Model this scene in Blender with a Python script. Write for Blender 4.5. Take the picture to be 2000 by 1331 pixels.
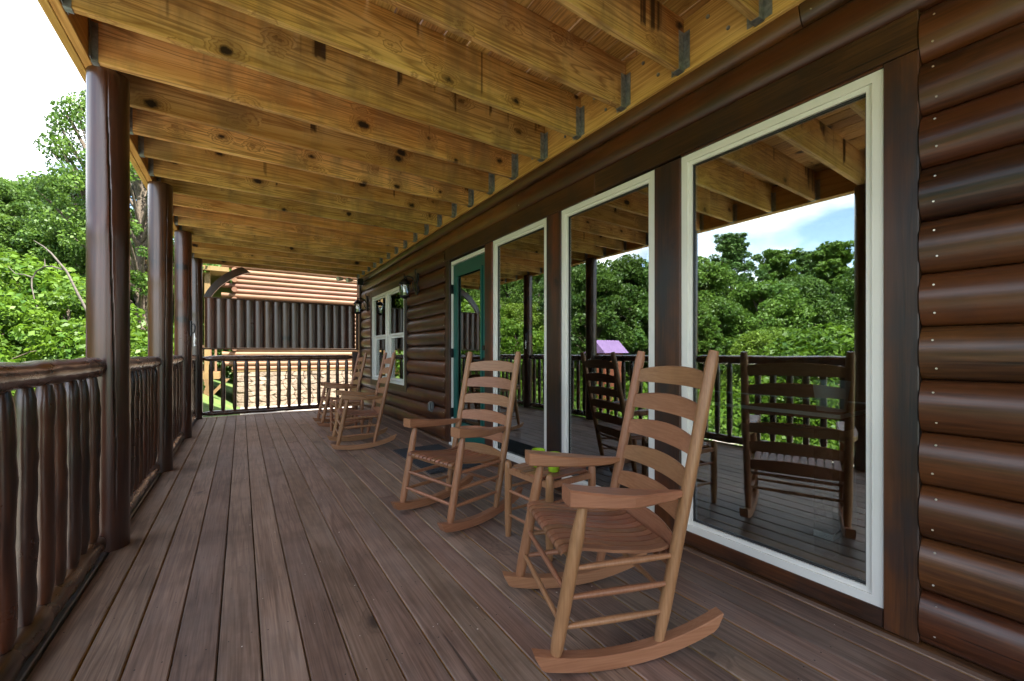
import bpy, bmesh, math, random
import numpy as np
from mathutils import Vector, Matrix, noise as mnoise

# ------------------------------------------------------------------ camera, sky, sun, exposure
S = bpy.context.scene
for o in list(bpy.data.objects): bpy.data.objects.remove(o)
FPX, YAW = 810.0, math.atan(529/810.0)
cd = bpy.data.cameras.new('camera'); cam = bpy.data.objects.new('camera', cd)
S.collection.objects.link(cam); S.camera = cam
cd.sensor_width = 36; cd.lens = 36*FPX/2000; cd.shift_y = (690-665.5)/2000
cd.clip_start = 0.02; cd.clip_end = 2000
cam.location = (0, 0, 1); cam.rotation_euler = (math.radians(90), 0, -YAW)

SUN = Vector((0.62, -0.78, 0)).normalized()*math.cos(math.radians(56)) + Vector((0, 0, math.sin(math.radians(56))))
W = bpy.data.worlds.new('World'); S.world = W; W.use_nodes = True
nt = W.node_tree; nt.nodes.clear()
def wn(t, **k):
    n = nt.nodes.new(t)
    for a, b in k.items(): setattr(n, a, b)
    return n
sky = wn('ShaderNodeTexSky', sky_type='NISHITA', sun_disc=False)
sky.sun_elevation = math.radians(56); sky.sun_rotation = math.atan2(SUN.x, SUN.y)
sky.air_density = 1.0; sky.dust_density = 0.8; sky.ozone_density = 1.2
tc = wn('ShaderNodeTexCoord'); sep = wn('ShaderNodeSeparateXYZ'); nt.links.new(tc.outputs['Generated'], sep.inputs[0])
az = wn('ShaderNodeMath', operation='ADD'); nt.links.new(sep.outputs[2], az.inputs[0]); az.inputs[1].default_value = 0.32
mx = wn('ShaderNodeMath', operation='MAXIMUM'); nt.links.new(az.outputs[0], mx.inputs[0]); mx.inputs[1].default_value = 0.08
dv = wn('ShaderNodeVectorMath', operation='DIVIDE'); nt.links.new(tc.outputs['Generated'], dv.inputs[0]); nt.links.new(mx.outputs[0], dv.inputs[1])
mp = wn('ShaderNodeMapping'); mp.inputs['Location'].default_value = (3.3, 1.7, 0.4); nt.links.new(dv.outputs[0], mp.inputs[0])
no = wn('ShaderNodeTexNoise'); no.inputs['Scale'].default_value = 1.15; no.inputs['Detail'].default_value = 9; no.inputs['Roughness'].default_value = 0.52
nt.links.new(mp.outputs[0], no.inputs['Vector'])
cr = wn('ShaderNodeValToRGB'); cr.color_ramp.elements[0].position = 0.46; cr.color_ramp.elements[1].position = 0.60
nt.links.new(no.outputs['Fac'], cr.inputs[0])
no2 = wn('ShaderNodeTexNoise'); no2.inputs['Scale'].default_value = 2.6; no2.inputs['Detail'].default_value = 6; nt.links.new(mp.outputs[0], no2.inputs['Vector'])
cc = wn('ShaderNodeValToRGB'); cc.color_ramp.elements[0].color = (5.5, 6.0, 6.9, 1); cc.color_ramp.elements[1].color = (10.0, 10.1, 10.3, 1)
cc.color_ramp.elements[0].position = .32; cc.color_ramp.elements[1].position = .62
nt.links.new(no2.outputs['Fac'], cc.inputs[0])
mixc = wn('ShaderNodeMix', data_type='RGBA')
nt.links.new(cr.outputs[0], mixc.inputs[0]); nt.links.new(sky.outputs[0], mixc.inputs[6]); nt.links.new(cc.outputs[0], mixc.inputs[7])
bg = wn('ShaderNodeBackground'); bg.inputs[1].default_value = 0.10
nt.links.new(mixc.outputs[2], bg.inputs[0])
wo = wn('ShaderNodeOutputWorld'); nt.links.new(bg.outputs[0], wo.inputs[0])

sl = bpy.data.lights.new('sun', 'SUN'); sl.energy = 4.3; sl.angle = math.radians(.53); sl.color = (1, .95, .87)
so = bpy.data.objects.new('sun', sl); S.collection.objects.link(so)
so.rotation_euler = SUN.to_track_quat('Z', 'Y').to_euler()

S.view_settings.view_transform = 'Standard'; S.view_settings.look = 'None'
S.view_settings.exposure = 2.38; S.view_settings.gamma = 1; S.view_settings.use_curve_mapping = False
S.render.engine = 'CYCLES'
cy = S.cycles
cy.max_bounces = 10; cy.diffuse_bounces = 7; cy.glossy_bounces = 5; cy.transmission_bounces = 6; cy.transparent_max_bounces = 12
cy.use_denoising = True; cy.sample_clamp_indirect = 6; cy.caustics_reflective = False; cy.caustics_refractive = False
cy.use_adaptive_sampling = True; cy.adaptive_threshold = 0.01

# ------------------------------------------------------------------ node helper
class NB:
    def __init__(s, name):
        s.m = bpy.data.materials.new(name); s.m.use_nodes = True; s.t = s.m.node_tree; s.t.nodes.clear()
    def n(s, t, **k):
        x = s.t.nodes.new(t)
        for a, b in k.items(): setattr(x, a, b)
        return x
    def set(s, sock, v):
        if isinstance(v, bpy.types.NodeSocket): s.t.links.new(v, sock)
        elif v is not None:
            if isinstance(v, tuple) and len(v) == 3 and sock.type == 'RGBA': v = (*v, 1)
            sock.default_value = v
    def math(s, op, a, b=None, c=None, clamp=False):
        x = s.n('ShaderNodeMath', operation=op, use_clamp=clamp)
        s.set(x.inputs[0], a)
        if b is not None: s.set(x.inputs[1], b)
        if c is not None: s.set(x.inputs[2], c)
        return x.outputs[0]
    def vm(s, op, a, b=None):
        x = s.n('ShaderNodeVectorMath', operation=op); s.set(x.inputs[0], a)
        if b is not None: s.set(x.inputs[1], b)
        return x.outputs[0]
    def mix(s, f, a, b, mode='MIX'):
        x = s.n('ShaderNodeMix', data_type='RGBA', blend_type=mode); s.set(x.inputs[0], f); s.set(x.inputs[6], a); s.set(x.inputs[7], b)
        return x.outputs[2]
    def ramp(s, f, stops):
        x = s.n('ShaderNodeValToRGB'); s.set(x.inputs[0], f); e = x.color_ramp.elements
        while len(e) < len(stops): e.new(.5)
        for q, (p, c) in zip(e, stops):
            q.position = p; q.color = (c, c, c, 1) if not isinstance(c, tuple) else (*c, 1)
        return x.outputs[0]
    def noise(s, v, scale=1., detail=2., rough=.5, dist=0.):
        x = s.n('ShaderNodeTexNoise'); s.set(x.inputs['Vector'], v); x.inputs['Scale'].default_value = scale
        x.inputs['Detail'].default_value = detail; x.inputs['Roughness'].default_value = rough; x.inputs['Distortion'].default_value = dist
        return x.outputs['Fac']
    def coords(s, k=1.0):
        tc = s.n('ShaderNodeTexCoord'); oi = s.n('ShaderNodeObjectInfo')
        r = oi.outputs['Random']
        c = s.n('ShaderNodeCombineXYZ'); s.set(c.inputs[0], s.math('MULTIPLY', r, 37.3*k)); s.set(c.inputs[1], s.math('MULTIPLY', r, 91.7*k)); s.set(c.inputs[2], s.math('MULTIPLY', r, 53.1*k))
        return s.vm('ADD', tc.outputs['Object'], c.outputs[0]), tc.outputs['Object'], r
    def out(s, shader):
        o = s.n('ShaderNodeOutputMaterial'); s.t.links.new(shader, o.inputs[0]); return s.m
    def bsdf(s, col, rough=.5, metal=0., bump=None, bstr=.3, bdist=.002, spec=.5, coat=0., coat_r=.1):
        b = s.n('ShaderNodeBsdfPrincipled'); s.set(b.inputs['Base Color'], col); s.set(b.inputs['Roughness'], rough)
        s.set(b.inputs['Metallic'], metal); s.set(b.inputs['Specular IOR Level'], spec)
        s.set(b.inputs['Coat Weight'], coat); s.set(b.inputs['Coat Roughness'], coat_r)
        if bump is not None:
            bn = s.n('ShaderNodeBump'); bn.inputs['Strength'].default_value = bstr; bn.inputs['Distance'].default_value = bdist
            s.set(bn.inputs['Height'], bump); s.t.links.new(bn.outputs[0], b.inputs['Normal'])
        return b.outputs[0]

def wood(name, axis, dark, mid, light, rings=9., across=7., along=.5, rough=.45, rvar=.1, knots=.0, knotc=(.03, .015, .008),
         knot_scale=4.5, stain=0., stainc=(.05, .06, .03), hue=None, huec=(.3, .1, .02), bump=.25, spec=.5, coat=0., fiber=160., ring_amt=.6, pv=.25, drip=0., kflat=None, checks=0., wear=0., wearc=(.3, .3, .3), fresh=None):
    b = NB(name); P, raw, rnd = b.coords()
    sc = {'X': (along, across, across), 'Y': (across, along, across), 'Z': (across, across, along)}[axis]
    fs = {'X': (5, fiber, fiber), 'Y': (fiber, 5, fiber), 'Z': (fiber, fiber, 5)}[axis]
    base = b.noise(b.vm('MULTIPLY', P, sc), 1., 3., .5, .4)
    if knots:
        v = b.n('ShaderNodeTexVoronoi', feature='F1'); v.inputs['Scale'].default_value = knot_scale; v.inputs['Randomness'].default_value = 1
        ks = kflat or {'X': (.7, .02, 1), 'Y': (1, .7, .02), 'Z': (.02, 1, .7)}[axis]
        b.set(v.inputs['Vector'], b.vm('MULTIPLY', P, ks))
        sepc = b.n('ShaderNodeSeparateColor'); b.set(sepc.inputs[0], v.outputs['Color'])
        gate = b.math('GREATER_THAN', sepc.outputs[0], 1-knots)
        dn = b.math('ADD', v.outputs['Distance'], b.math('MULTIPLY', b.math('SUBTRACT', b.noise(P, 26, 3, .6), .5), .20)); dn = b.math('ADD', dn, b.math('MULTIPLY', b.math('SUBTRACT', sepc.outputs[1], .35), .10))
        kn = b.math('MULTIPLY', b.ramp(dn, [(.10, 1.), (.19, .0)]), gate)
        halo = b.math('MULTIPLY', b.ramp(dn, [(.12, 1.), (.42, .0)]), gate)
        base = b.math('ADD', base, b.math('MULTIPLY', halo, .2))
    rg = b.math('FRACT', b.math('MULTIPLY', base, rings))
    ring = b.ramp(rg, [(0., 1.), (.22, .25), (.7, 0.), (.95, .9), (1., 1.)])
    fib = b.noise(b.vm('MULTIPLY', P, fs), 1., 2.)
    big = b.noise(P, 1.7, 3.)
    col = b.ramp(b.math('ADD', b.math('MULTIPLY', fib, .5), b.math('MULTIPLY', big, .5)), [(.3, dark), (.5, mid), (.7, light)])
    col = b.mix(b.math('MULTIPLY', ring, ring_amt), col, dark)
    if hue: col = b.mix(b.math('MULTIPLY', b.ramp(b.noise(b.vm('MULTIPLY', P, sc), .55, 3.), [(.45, 0.), (.66, 1.)]), hue), col, huec)
    if stain:
        st = b.ramp(b.noise(b.vm('MULTIPLY', P, (5, 5, 1.6) if axis != 'Z' else (4, 4, 2)), 1., 5., .6), [(.47, 0.), (.66, 1.)])
        col = b.mix(b.math('MULTIPLY', st, stain), col, stainc)
    if drip:   # dark runs left by water coming through the boards above
        s3 = b.n('ShaderNodeSeparateXYZ'); b.set(s3.inputs[0], raw)
        rr = b.math('MULTIPLY', rnd, 40.)
        cx = b.n('ShaderNodeCombineXYZ'); b.set(cx.inputs[0], b.math('ADD', s3.outputs[0], rr)); b.set(cx.inputs[1], rr)
        dn1 = b.noise(cx.outputs[0], 11., 2., .6); dn2 = b.noise(cx.outputs[0], 3.0, 1.)
        reach = b.math('ADD', b.math('MULTIPLY', b.math('SUBTRACT', dn2, .38), .8), b.math('MULTIPLY', b.math('SUBTRACT', b.noise(raw, 30, 2), .5), .06))
        inside = b.ramp(b.math('ADD', b.math('SUBTRACT', s3.outputs[2], 2.43+.265), reach), [(0., 0.), (.03, 1.)])
        dm = b.math('MULTIPLY', b.ramp(dn1, [(.60, 0.), (.65, 1.)]), inside)
        col = b.mix(b.math('MULTIPLY', dm, drip), col, (.035, .014, .007))
    if knots: 
        col = b.mix(b.math('MULTIPLY', halo, .45), col, dark)
        col = b.mix(kn, col, knotc)
    if checks:
        cv = {'X': (1.3, 55, 55), 'Y': (55, 1.3, 55), 'Z': (55, 55, 1.3)}[axis]
        ck = b.ramp(b.noise(b.vm('MULTIPLY', P, cv), 1., 1.), [(.715, 0.), (.75, 1.)])
        ck = b.math('MULTIPLY', ck, b.ramp(b.noise(P, 2.3, 2.), [(.45, 0.), (.6, 1.)]))
        col = b.mix(b.math('MULTIPLY', ck, checks), col, tuple(q*.35 for q in dark))
    if wear:
        wm = b.ramp(b.noise(b.vm('MULTIPLY', P, {'X': (1, 4, 4), 'Y': (4, 1, 4), 'Z': (4, 4, 1)}[axis]), 1.3, 6., .65), [(.48, 0.), (.68, 1.)])
        col = b.mix(b.math('MULTIPLY', wm, wear), col, wearc)
    hv = b.n('ShaderNodeHueSaturation'); b.set(hv.inputs['Color'], col)
    b.set(hv.inputs['Value'], b.math('ADD', b.math('MULTIPLY', b.math('SUBTRACT', rnd, .5), pv*1.6), 1.))
    b.set(hv.inputs['Hue'], b.math('ADD', b.math('MULTIPLY', b.math('SUBTRACT', b.math('FRACT', b.math('MULTIPLY', rnd, 7.3)), .5), .02), .5))
    col = hv.outputs[0]
    ro = b.math('ADD', rough-rvar/2, b.math('MULTIPLY', b.noise(P, 9., 4.), rvar), clamp=True)
    h = b.math('ADD', b.math('MULTIPLY', fib, .5), b.math('MULTIPLY', ring, -.3))
    if checks: h = b.math('SUBTRACT', h, b.math('MULTIPLY', ck, 1.2))
    return b.out(b.bsdf(col, ro, bump=h, bstr=bump, bdist=.0015, spec=spec, coat=coat, coat_r=.18))

MT = {}
MT['joist'] = wood('treated_pine_joist', 'X', (.28, .12, .03), (.80, .50, .17), (.92, .66, .28), rings=17, across=7, along=.35, rough=.6, knots=.6, knot_scale=6.5, checks=.7,
                   stain=.6, stainc=(.25, .17, .075), hue=.6, huec=(.52, .22, .04), ring_amt=.75, pv=.26, spec=.3, drip=.9)
MT['ceil'] = wood('treated_pine_board', 'Y', (.28, .12, .03), (.74, .44, .14), (.86, .58, .24), rings=14, across=9, along=.4, checks=.8, rough=.6, knots=.5, knot_scale=6, stain=.35,
                  stainc=(.08, .04, .015), ring_amt=.6, pv=.35, spec=.3, kflat=(1, .7, .02))
MT['ledger'] = wood('fresh_pine_ledger', 'Y', (.40, .19, .04), (.68, .41, .12), (.80, .53, .19), rings=12, across=7, along=.35, rough=.6, knots=.2, kflat=(.02, .7, 1), ring_amt=.6, pv=.1, spec=.3)
MT['siding'] = wood('dark_stained_log', 'Y', (.014, .0045, .002), (.075, .025, .0085), (.145, .052, .017), rings=7, across=6, along=.3, checks=.8, rough=.33, rvar=.12, knots=.22, knot_scale=4,
                    knotc=(.012, .006, .005), hue=.6, huec=(.17, .055, .014), ring_amt=.35, pv=.3, kflat=(.02, .7, 1), spec=.6, bump=.3, fiber=120, stain=.3, stainc=(.02, .016, .016))
MT['trimz'] = wood('dark_stained_upright_trim', 'Z', (.012, .005, .004), (.050, .018, .009), (.115, .038, .014), rings=8, across=8, along=.4, checks=.8, rough=.42, rvar=.15, knots=.3, knot_scale=5,
                   knotc=(.008, .005, .005), hue=.75, huec=(.20, .05, .013), ring_amt=.45, pv=.15, spec=.55, stain=.9, stainc=(.016, .018, .022), bump=.5, fiber=200)
MT['trimy'] = wood('dark_stained_trim_board', 'Y', (.014, .006, .003), (.052, .021, .009), (.115, .044, .015), rings=8, across=8, along=.35, checks=.8, rough=.42, rvar=.15, knots=.3, knot_scale=4.5,
                   knotc=(.008, .005, .005), hue=.65, huec=(.18, .055, .014), ring_amt=.4, pv=.15, kflat=(.02, .7, 1), spec=.5, stain=.45, stainc=(.018, .016, .017))
MT['post'] = wood('dark_stained_round_post', 'Z', (.014, .006, .004), (.040, .016, .008), (.085, .034, .014), rings=6, across=7, along=.3, checks=.8, rough=.30, rvar=.12, knots=.2, knot_scale=4,
                  knotc=(.012, .007, .006), hue=.5, huec=(.12, .036, .01), ring_amt=.3, pv=.1, spec=.65, coat=.25, bump=.3, stain=.3, stainc=(.03, .022, .02))
MT['slat'] = wood('brown_screen_slat', 'Z', (.03, .014, .010), (.085, .042, .030), (.14, .072, .05), rings=6, across=7, along=.3, checks=.8, rough=.30, rvar=.12, knots=.2, knot_scale=4,
                  knotc=(.012, .007, .006), hue=.5, huec=(.12, .036, .01), ring_amt=.3, pv=.2, spec=.65, coat=.25, bump=.3, stain=.3, stainc=(.03, .022, .02))
MT['rail'] = wood('dark_glossy_peeled_log', 'Y', (.012, .005, .003), (.055, .021, .009), (.13, .052, .021), rings=5, across=10, along=1.2, rough=.28, rvar=.15, knots=.5, knot_scale=5,
                  hue=.6, huec=(.11, .036, .01), ring_amt=.4, pv=.1, spec=.7, coat=.35, bump=.4)
MT['bal'] = wood('dark_glossy_peeled_stick', 'Z', (.010, .004, .003), (.032, .012, .006), (.08, .029, .010), rings=5, across=14, along=1.4, rough=.3, rvar=.15, knots=.5, knot_scale=7,
                 hue=.6, huec=(.11, .032, .008), ring_amt=.4, pv=.35, spec=.65, coat=.3, bump=.45)
MT['deck'] = wood('brown_stained_deck_plank', 'Y', (.085, .052, .038), (.262, .174, .128), (.37, .265, .205), rings=10, across=9, along=.35, checks=.8, rough=.47, rvar=.16, knots=.16, knot_scale=6,
                  knotc=(.045, .03, .026), hue=.35, huec=(.17, .10, .065), ring_amt=.55, pv=.28, spec=.5, stain=.35, stainc=(.07, .043, .032), bump=.5, fiber=190, wear=.4, wearc=(.27, .215, .185))
MT['deckraw'] = wood('raw_pine_plank_edge', 'Y', (.22, .10, .02), (.40, .21, .04), (.50, .30, .08), rings=10, ring_amt=.2)
MT['chair'] = wood('tan_painted_chair_wood', 'Z', (.25, .11, .050), (.36, .17, .082), (.45, .23, .12), rings=4, across=16, along=.8, rough=.38, rvar=.1, ring_amt=.22, pv=.10, spec=.45, bump=.2, fiber=150,
                   stain=.25, stainc=(.2, .09, .045), wear=.3, wearc=(.40, .20, .11))
MT['chairx'] = wood('tan_painted_rail_wood', 'X', (.25, .11, .050), (.36, .17, .082), (.45, .23, .12), rings=4, across=16, along=.8, rough=.38, rvar=.1, ring_amt=.22, pv=.10, spec=.45, bump=.2, fiber=150,
                   stain=.25, stainc=(.2, .09, .045), wear=.3, wearc=(.40, .20, .11))
MT['chairy'] = wood('tan_painted_back_slat_wood', 'Y', (.25, .11, .050), (.36, .17, .082), (.45, .23, .12), rings=4, across=16, along=.8, rough=.38, rvar=.1, ring_amt=.22, pv=.10, spec=.45, bump=.2, fiber=150,
                   stain=.25, stainc=(.2, .09, .045), wear=.3, wearc=(.40, .20, .11))
MT['chairseat'] = wood('tan_painted_slat_wood', 'X', (.20, .082, .042), (.29, .125, .063), (.37, .17, .09), rings=5, across=14, along=1.5, rough=.45, ring_amt=.3, pv=.25, spec=.45, bump=.25, fiber=110,
                       stain=.3, stainc=(.10, .05, .03))
MT['nlog'] = wood('pale_orange_log', 'X', (.15, .075, .042), (.215, .115, .068), (.27, .15, .092), rings=4, across=5, along=.3, rough=.5, ring_amt=.3, pv=.22, spec=.3, knots=.3, knot_scale=2, knotc=(.35, .16, .07))
MT['npine'] = wood('golden_pine_timber', 'Z', (.14, .085, .03), (.21, .13, .05), (.27, .17, .075), rings=5, across=6, rough=.6, ring_amt=.3)

def plain(name, col, rough=.5, metal=0., var=.12, scale=6., bump=0., spec=.5, dirt=None):
    b = NB(name); P, raw, r = b.coords()
    n = b.noise(P, scale, 5., .6)
    c = b.mix(b.ramp(n, [(.35, 0.), (.65, 1.)]), tuple(x*(1-var) for x in col), tuple(min(1, x*(1+var)) for x in col))
    if dirt: c = b.mix(b.math('MULTIPLY', b.ramp(b.noise(P, 3., 6., .65), [(.5, 0.), (.75, 1.)]), .5), c, dirt)
    return b.out(b.bsdf(c, b.math('ADD', rough-.06, b.math('MULTIPLY', n, .12)), metal, bump=n if bump else None, bstr=bump, spec=spec))
MT['vinyl'] = plain('white_vinyl', (.87, .87, .82), .35, var=.02, scale=4, dirt=(.80, .79, .73))
MT['gasket'] = plain('black_glazing_gasket', (.02, .02, .02), .5)
MT['teal'] = plain('teal_paint', (.008, .10, .085), .35, var=.1)
MT['galv'] = plain('galvanised_steel', (.33, .36, .38), .45, .7, var=.3, scale=40)
MT['screw'] = plain('bright_nail_head', (.75, .70, .60), .35, .6, var=.2, scale=60)
MT['black'] = plain('black_metal', (.016, .016, .018), .4, .3)
MT['grey'] = plain('grey_metal', (.25, .27, .28), .4, .6)
MT['mat'] = plain('charcoal_door_mat', (.035, .038, .042), .9, var=.5, scale=150, bump=.6)
MT['lime'] = plain('lime_green_ceramic', (.36, .62, .035), .18, var=.04)
MT['white'] = plain('white_plastic', (.78, .78, .76), .4, var=.05)
MT['bucket'] = plain('pale_blue_pail', (.68, .80, .84), .35, var=.05)
MT['gloss_black'] = plain('gloss_black_table', (.012, .014, .016), .15, var=.05)
MT['silver'] = plain('silver_edge_strip', (.85, .9, .9), .4, .0)
MT['inwall'] = plain('interior_tan_wall', (.30, .2, .11), .8)
MT['infloor'] = plain('interior_dark_floor', (.10, .05, .03), .3)
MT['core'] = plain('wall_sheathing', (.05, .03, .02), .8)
MT['dead'] = plain('dead_grey_bark', (.10, .085, .07), .9, var=.3, scale=20)
MT['bark'] = plain('brown_bark', (.11, .085, .06), .9, var=.4, scale=12, bump=.6)
MT['roof'] = plain('dark_shingle_roof', (.03, .027, .025), .9, var=.3, scale=14)
MT['mauve'] = plain('mauve_metal_roof', (.24, .15, .32), .5, var=.1)
MT['redwall'] = plain('rust_red_log_wall', (.22, .07, .035), .7, var=.2)
MT['darkwall'] = plain('dark_far_wall', (.06, .05, .05), .8, var=.2)
MT['curb'] = plain('grey_painted_strip', (.17, .17, .18), .3, var=.15, scale=15)
MT['chip'] = plain('pale_paint_chip', (.7, .66, .6), .7)
MT['petal'] = plain('cream_blossom', (.62, .60, .42), .7, var=.2)

def stone_mat():
    b = NB('tan_field_stone'); P, raw, r = b.coords()
    c = b.ramp(b.noise(P, 5., 6., .6), [(.3, (.17, .125, .085)), (.5, (.25, .19, .135)), (.7, (.32, .255, .19))])
    hv = b.n('ShaderNodeHueSaturation'); b.set(hv.inputs['Color'], c); b.set(hv.inputs['Value'], b.math('ADD', .75, b.math('MULTIPLY', r, .45)))
    return b.out(b.bsdf(hv.outputs[0], .85, bump=b.noise(P, 18., 6.), bstr=.8, bdist=.03))
MT['stone'] = stone_mat()
MT['mortar'] = plain('sandy_mortar', (.20, .16, .115), .95, var=.2, scale=10)

def glass_mat(name, refl, tint):
    b = NB(name); lw = b.n('ShaderNodeFresnel'); lw.inputs['IOR'].default_value = 1.55
    P, raw, r = b.coords()
    f = b.math('ADD', refl, b.math('MULTIPLY', lw.outputs[0], .9), clamp=True)
    g = b.n('ShaderNodeBsdfGlossy'); b.set(g.inputs[0], (.93, .98, .97)); g.inputs['Roughness'].default_value = 0.0
    bn = b.n('ShaderNodeBump'); bn.inputs['Strength'].default_value = .25; bn.inputs['Distance'].default_value = .0007
    b.set(bn.inputs['Height'], b.noise(P, 2.2, 1.)); b.t.links.new(bn.outputs[0], g.inputs['Normal'])
    t = b.n('ShaderNodeBsdfTransparent'); b.set(t.inputs[0], tint)
    m = b.n('ShaderNodeMixShader'); b.set(m.inputs[0], f); b.t.links.new(t.outputs[0], m.inputs[1]); b.t.links.new(g.outputs[0], m.inputs[2])
    return b.out(m.outputs[0])
MT['glass'] = glass_mat('coated_window_glass', .30, (.86, .9, .86))
MT['lampglass'] = glass_mat('clear_seeded_glass', .12, (.9, .92, .92))

def leaf_mat(name, a, c, trans=.35):
    b = NB(name); g = b.n('ShaderNodeNewGeometry'); P, raw, r = b.coords()
    f = b.math('ADD', b.math('MULTIPLY', g.outputs['Random Per Island'], .55), b.ramp(b.noise(P, .9, 4.), [(.38, 0.), (.62, .55)]), clamp=True)
    col = b.mix(f, a, c)
    hv = b.n('ShaderNodeHueSaturation'); b.set(hv.inputs['Color'], col); b.set(hv.inputs['Value'], b.math('ADD', .85, b.math('MULTIPLY', r, .3)))
    d = b.bsdf(hv.outputs[0], .5, spec=.35)
    tr = b.n('ShaderNodeBsdfTranslucent'); b.set(tr.inputs[0], b.mix(.5, hv.outputs[0], tuple(min(1, x*1.6) for x in c)))
    m = b.n('ShaderNodeMixShader'); m.inputs[0].default_value = trans; b.t.links.new(d, m.inputs[1]); b.t.links.new(tr.outputs[0], m.inputs[2])
    return b.out(m.outputs[0])
MT['leaf_vine'] = leaf_mat('bright_vine_leaf', (.028, .085, .008), (.135, .235, .018))
MT['leaf_oak'] = leaf_mat('mid_green_leaf', (.028, .080, .012), (.11, .19, .024))
MT['leaf_dark'] = leaf_mat('dark_green_leaf', (.022, .062, .012), (.095, .17, .025))
MT['leaf_yel'] = leaf_mat('yellow_green_leaf', (.07, .135, .014), (.18, .27, .03))
MT['leaf_pine'] = leaf_mat('pine_needle_spray', (.022, .062, .016), (.08, .15, .03), .2)

def ground_mat():
    b = NB('grass_and_soil'); tc = b.n('ShaderNodeTexCoord'); P = tc.outputs['Object']
    n = b.noise(P, .8, 6., .6); n2 = b.noise(P, 30., 3.)
    c = b.ramp(b.math('ADD', b.math('MULTIPLY', n, .6), b.math('MULTIPLY', n2, .4)), [(.38, (.035, .06, .014)), (.5, (.07, .13, .022)), (.62, (.13, .17, .04))])
    return b.out(b.bsdf(c, .95, bump=n2, bstr=.8, bdist=.03))
def gravel_mat():
    b = NB('pale_gravel'); tc = b.n('ShaderNodeTexCoord'); P = tc.outputs['Object']
    v = b.n('ShaderNodeTexVoronoi'); v.inputs['Scale'].default_value = 28; b.set(v.inputs['Vector'], P)
    c = b.mix(v.outputs['Distance'], (.62, .57, .49), (.40, .35, .29))
    c = b.mix(b.ramp(b.noise(P, 1.5, 5.), [(.45, 0.), (.7, .6)]), c, (.30, .27, .2))
    return b.out(b.bsdf(c, .95, bump=v.outputs['Distance'], bstr=.8, bdist=.02))
MT['ground'] = ground_mat(); MT['gravel'] = gravel_mat()

# ------------------------------------------------------------------ object helpers
COL = S.collection
def props(o, label=None, cat=None, group=None, kind=None):
    if label: o['label'] = label
    if cat: o['category'] = cat
    if group: o['group'] = group
    if kind: o['kind'] = kind
    return o
def thing(name, label, cat, loc=(0, 0, 0), rz=0, group=None):
    o = bpy.data.objects.new(name, None); COL.objects.link(o); o.empty_display_size = .1
    o.location = loc; o.rotation_euler = (0, 0, rz)
    return props(o, label, cat, group)
def struct(name):
    o = bpy.data.objects.new(name, None); COL.objects.link(o); return props(o, kind='structure')
def putmesh(name, me, mat=None, parent=None, loc=(0, 0, 0), rot=(0, 0, 0), world=False):
    if mat is not None and not me.materials:
        for m in (mat if isinstance(mat, (list, tuple)) else [mat]): me.materials.append(MT[m])
    o = bpy.data.objects.new(name, me); COL.objects.link(o); o.location = loc; o.rotation_euler = rot
    if parent is not None:
        o.parent = parent
        if world: # child given in world coordinates, ancestors unrotated
            p = parent; off = Vector((0, 0, 0))
            while p: off += Vector(p.location); p = p.parent
            o.location = Vector(loc)-off
    return o
class MB:
    def __init__(s): s.v = []; s.f = []; s.sm = []; s.mi = []
    def add(s, vs, fs, smooth=False, mi=0):
        b = len(s.v); s.v += [tuple(v) for v in vs]
        for f in fs: s.f.append(tuple(i+b for i in f)); s.sm.append(smooth); s.mi.append(mi)
    def box(s, x0, x1, y0, y1, z0, z1, mi=0):
        s.add([(x, y, z) for x in (x0, x1) for y in (y0, y1) for z in (z0, z1)],
              [(0, 1, 3, 2), (4, 6, 7, 5), (0, 4, 5, 1), (2, 3, 7, 6), (0, 2, 6, 4), (1, 5, 7, 3)], mi=mi)
    def loft(s, rings, smooth=False, caps=True, mi=0):
        n = len(rings[0]); vs = [p for r in rings for p in r]; fs = []
        for i in range(len(rings)-1):
            for j in range(n): k = (j+1) % n; fs.append((i*n+j, i*n+k, (i+1)*n+k, (i+1)*n+j))
        s.add(vs, fs, smooth, mi)
        if caps:
            s.add(rings[0], [tuple(range(n))[::-1]], False, mi); s.add(rings[-1], [tuple(range(n))], False, mi)
    def tube(s, pts, rad, n=12, wob=0., seed=0, mi=0):
        pts = [Vector(p) for p in pts]; rings = []; rr = random.Random(seed)
        ph = [rr.uniform(0, 50) for _ in range(3)]
        prev = None
        for i, p in enumerate(pts):
            d = (pts[min(i+1, len(pts)-1)]-pts[max(i-1, 0)]).normalized()
            if prev is None: a = d.orthogonal().normalized()
            else: a = (prev-d*prev.dot(d)).normalized()
            prev = a; b = d.cross(a); r = rad[i] if isinstance(rad, (list, tuple)) else rad
            ring = []
            for j in range(n):
                t = 2*math.pi*j/n; u = a*math.cos(t)+b*math.sin(t)
                q = r
                if wob: q *= 1+wob*mnoise.noise(Vector((u.x*1.3+ph[0], u.y*1.3+ph[1], i*.45+ph[2])))
                ring.append(p+u*q)
            rings.append(ring)
        s.loft(rings, True, True, mi)
    def build(s, name, mat=None, parent=None, loc=(0, 0, 0), rot=(0, 0, 0), world=False):
        return putmesh(name, s.mesh(name), mat, parent, loc, rot, world)
    def mesh(s, name):
        me = bpy.data.meshes.new(name); me.from_pydata(s.v, [], s.f)
        me.polygons.foreach_set('use_smooth', s.sm); me.polygons.foreach_set('material_index', s.mi)
        bm = bmesh.new(); bm.from_mesh(me); bmesh.ops.recalc_face_normals(bm, faces=bm.faces[:]); bm.to_mesh(me); bm.free()
        me.update(); return me
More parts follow.
